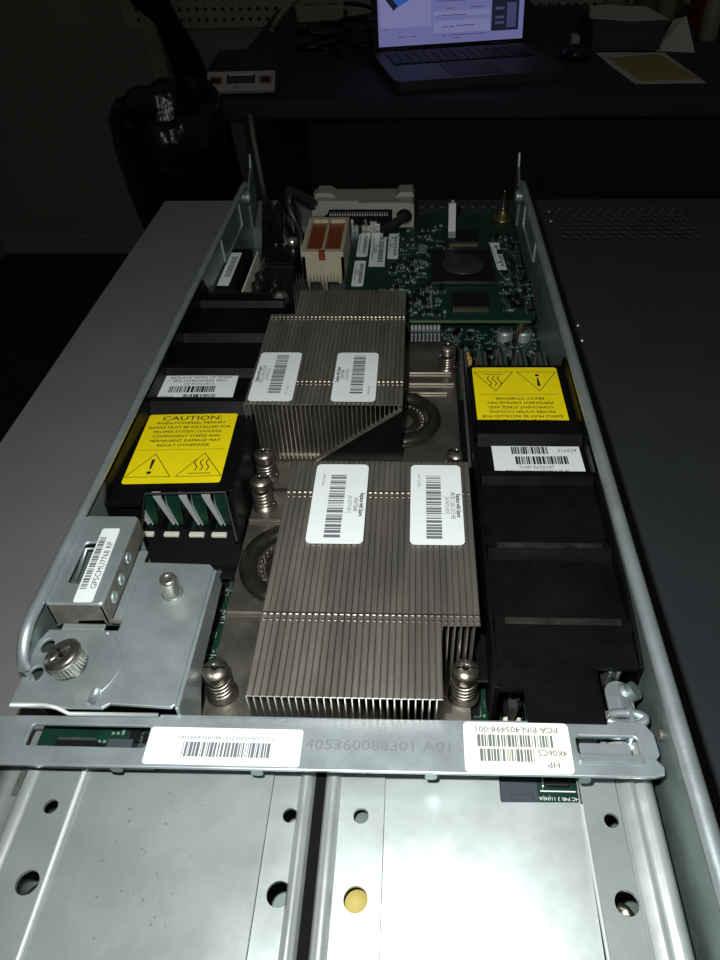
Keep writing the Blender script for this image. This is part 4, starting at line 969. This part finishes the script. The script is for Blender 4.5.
# pegboard, wooden post and black coat on the back wall
holes=[]
xx=-.845
while xx<.60:
    zz=-.190
    while zz<.30:
        if not (xx<-.835 and zz<-.1): holes.append(circ(xx,zz,.0052,8))
        zz+=.0254
    xx+=.0254
m=MB(); Mw=Matrix.Translation((0,2.424,0))@Matrix.Rotation(PI/2,4,'X')
m.plate([(-.862,-.212),(.62,-.205),(.62,.32),(-.862,.32)],holes,0,.004,'pegboard',Mw)
pb=m.build('pegboard_panel'); tag(pb,'cream perforated pegboard mounted on the back wall above the desk','pegboard')
m=MB(); m.box(-.862,.62,2.4245,2.4295,-.212,.32,'dark_gap'); m.build('backing',pb)
m=MB(); m.prism([(-.776,-.60),(-.734,-.60),(-.764,-.125),(-.805,-.125)],2.385,2.411,'wood','y'); m.prism([(-.766,-.59),(-.758,-.59),(-.787,-.13),(-.795,-.13)],2.3840,2.3852,'plastic_cream','y'); tag(m.build('wooden_post',bevel=.002),'pale wooden post leaning against the back wall above the bin','post')
m=MB()
def ring(z,xc,w,d,n=20):
    return [(xc+w*math.cos(2*PI*i/n)*(1+.08*math.sin(5*2*PI*i/n+z*9)),2.30+d*math.sin(2*PI*i/n)*(1+.15*math.sin(7*2*PI*i/n)),z) for i in range(n)]
lv=[(.20,-.735,.05),(-.09,-.735,.055),(-.13,-.735,.050),(-.17,-.700,.030),(-.25,-.670,.042),(-.40,-.635,.062),(-.60,-.640,.080),(FLOOR_Z+.002,-.64,.085)]
v=[];f=[];n=20
for z,xc,w in lv: v+=ring(z,xc,w,.055)
for j in range(len(lv)-1):
    for i in range(n): f.append((j*n+i,j*n+(i+1)%n,(j+1)*n+(i+1)%n,(j+1)*n+i))
f.append(tuple(range(n-1,-1,-1))); f.append(tuple((len(lv)-1)*n+i for i in range(n)))
m.add(v,f,'cloth_black',True); tag(m.build('black_cloth_roll'),'tall black cloth bundle standing against the back wall behind the bin','cloth')

# waste bin with a black bag
wb=thing('waste_bin',(-.435,1.325,FLOOR_Z),'round waste bin lined with a glossy black plastic bag left of the desk','waste bin')
m=MB(); m.lathe([(.060,0),(.078,.670),(.081,.690),(.077,.690),(.075,.67),(.058,.01),(0,.01)],'chip',(-.435,1.325,FLOOR_Z),40); m.build('bin_body',wb)
m=MB(); n=72; v=[];f=[]; prof=[(.088,.46),(.098,.54),(.108,.62),(.114,.690),(.112,.738),(.104,.752),(.090,.730),(.084,.62)]
for j,(r,z) in enumerate(prof):
    for i in range(n):
        a=2*PI*i/n; w=1+.018*math.sin(9*a+j*.8)+.012*math.sin(17*a+j*1.7)
        v.append((-.435+r*w*.86*math.cos(a),1.325+r*w*.86*math.sin(a),FLOOR_Z+z+.032+.014*math.sin(a+.5)+.003*math.sin(11*a)))
for j in range(len(prof)-1):
    for i in range(n): f.append((j*n+i,j*n+(i+1)%n,(j+1)*n+(i+1)%n,(j+1)*n+i))
m.add(v,f,'bag',True); tag(m.build('bin_bag',wb),'glossy black bag folded over the rim')

# =================================================================== CAMERA AND LIGHT
cx,cy,fpx=390.,480.,710.
cam=bpy.data.cameras.new('camera'); co=bpy.data.objects.new('camera',cam); C.objects.link(co)
cam.sensor_width=36; cam.sensor_fit='AUTO'; cam.lens=36*fpx/960; cam.shift_x=-(cx-360)/960; cam.clip_start=.005; cam.clip_end=20
right=Vector((0.99940,0.03114,-0.01568)); down=Vector((0.00950,-0.67662,-0.73627)); fwd=Vector((-0.03354,0.73568,-0.67650))
fwd.normalize(); right=(right-fwd*right.dot(fwd)).normalized(); up=(-down+fwd*down.dot(fwd)); up=(up-right*up.dot(right)).normalized()
co.matrix_world=Matrix(((right.x,up.x,-fwd.x,0),(right.y,up.y,-fwd.y,0),(right.z,up.z,-fwd.z,.215),(0,0,0,1)))
bpy.context.scene.camera=co
# the phone's flash beside the lens
L=bpy.data.lights.new('phone_flash','SPOT'); L.energy=3.3; L.shadow_soft_size=.0035; L.spot_size=math.radians(150); L.spot_blend=.9; L.color=(.97,1,.98)
lo=bpy.data.objects.new('phone_flash',L); C.objects.link(lo); lo.location=(-.016,.022,.222)
lo.rotation_euler=(Vector((0.03,.22,0))-Vector(lo.location)).to_track_quat('-Z','Y').to_euler()
w=bpy.data.worlds.new('room_dark'); bpy.context.scene.world=w; w.use_nodes=True
w.node_tree.nodes['Background'].inputs[0].default_value=(1,.98,.92,1); w.node_tree.nodes['Background'].inputs[1].default_value=.042
vs=bpy.context.scene.view_settings; vs.view_transform='Standard'; vs.look='None'; vs.gamma=1; vs.exposure=0; vs.use_curve_mapping=False
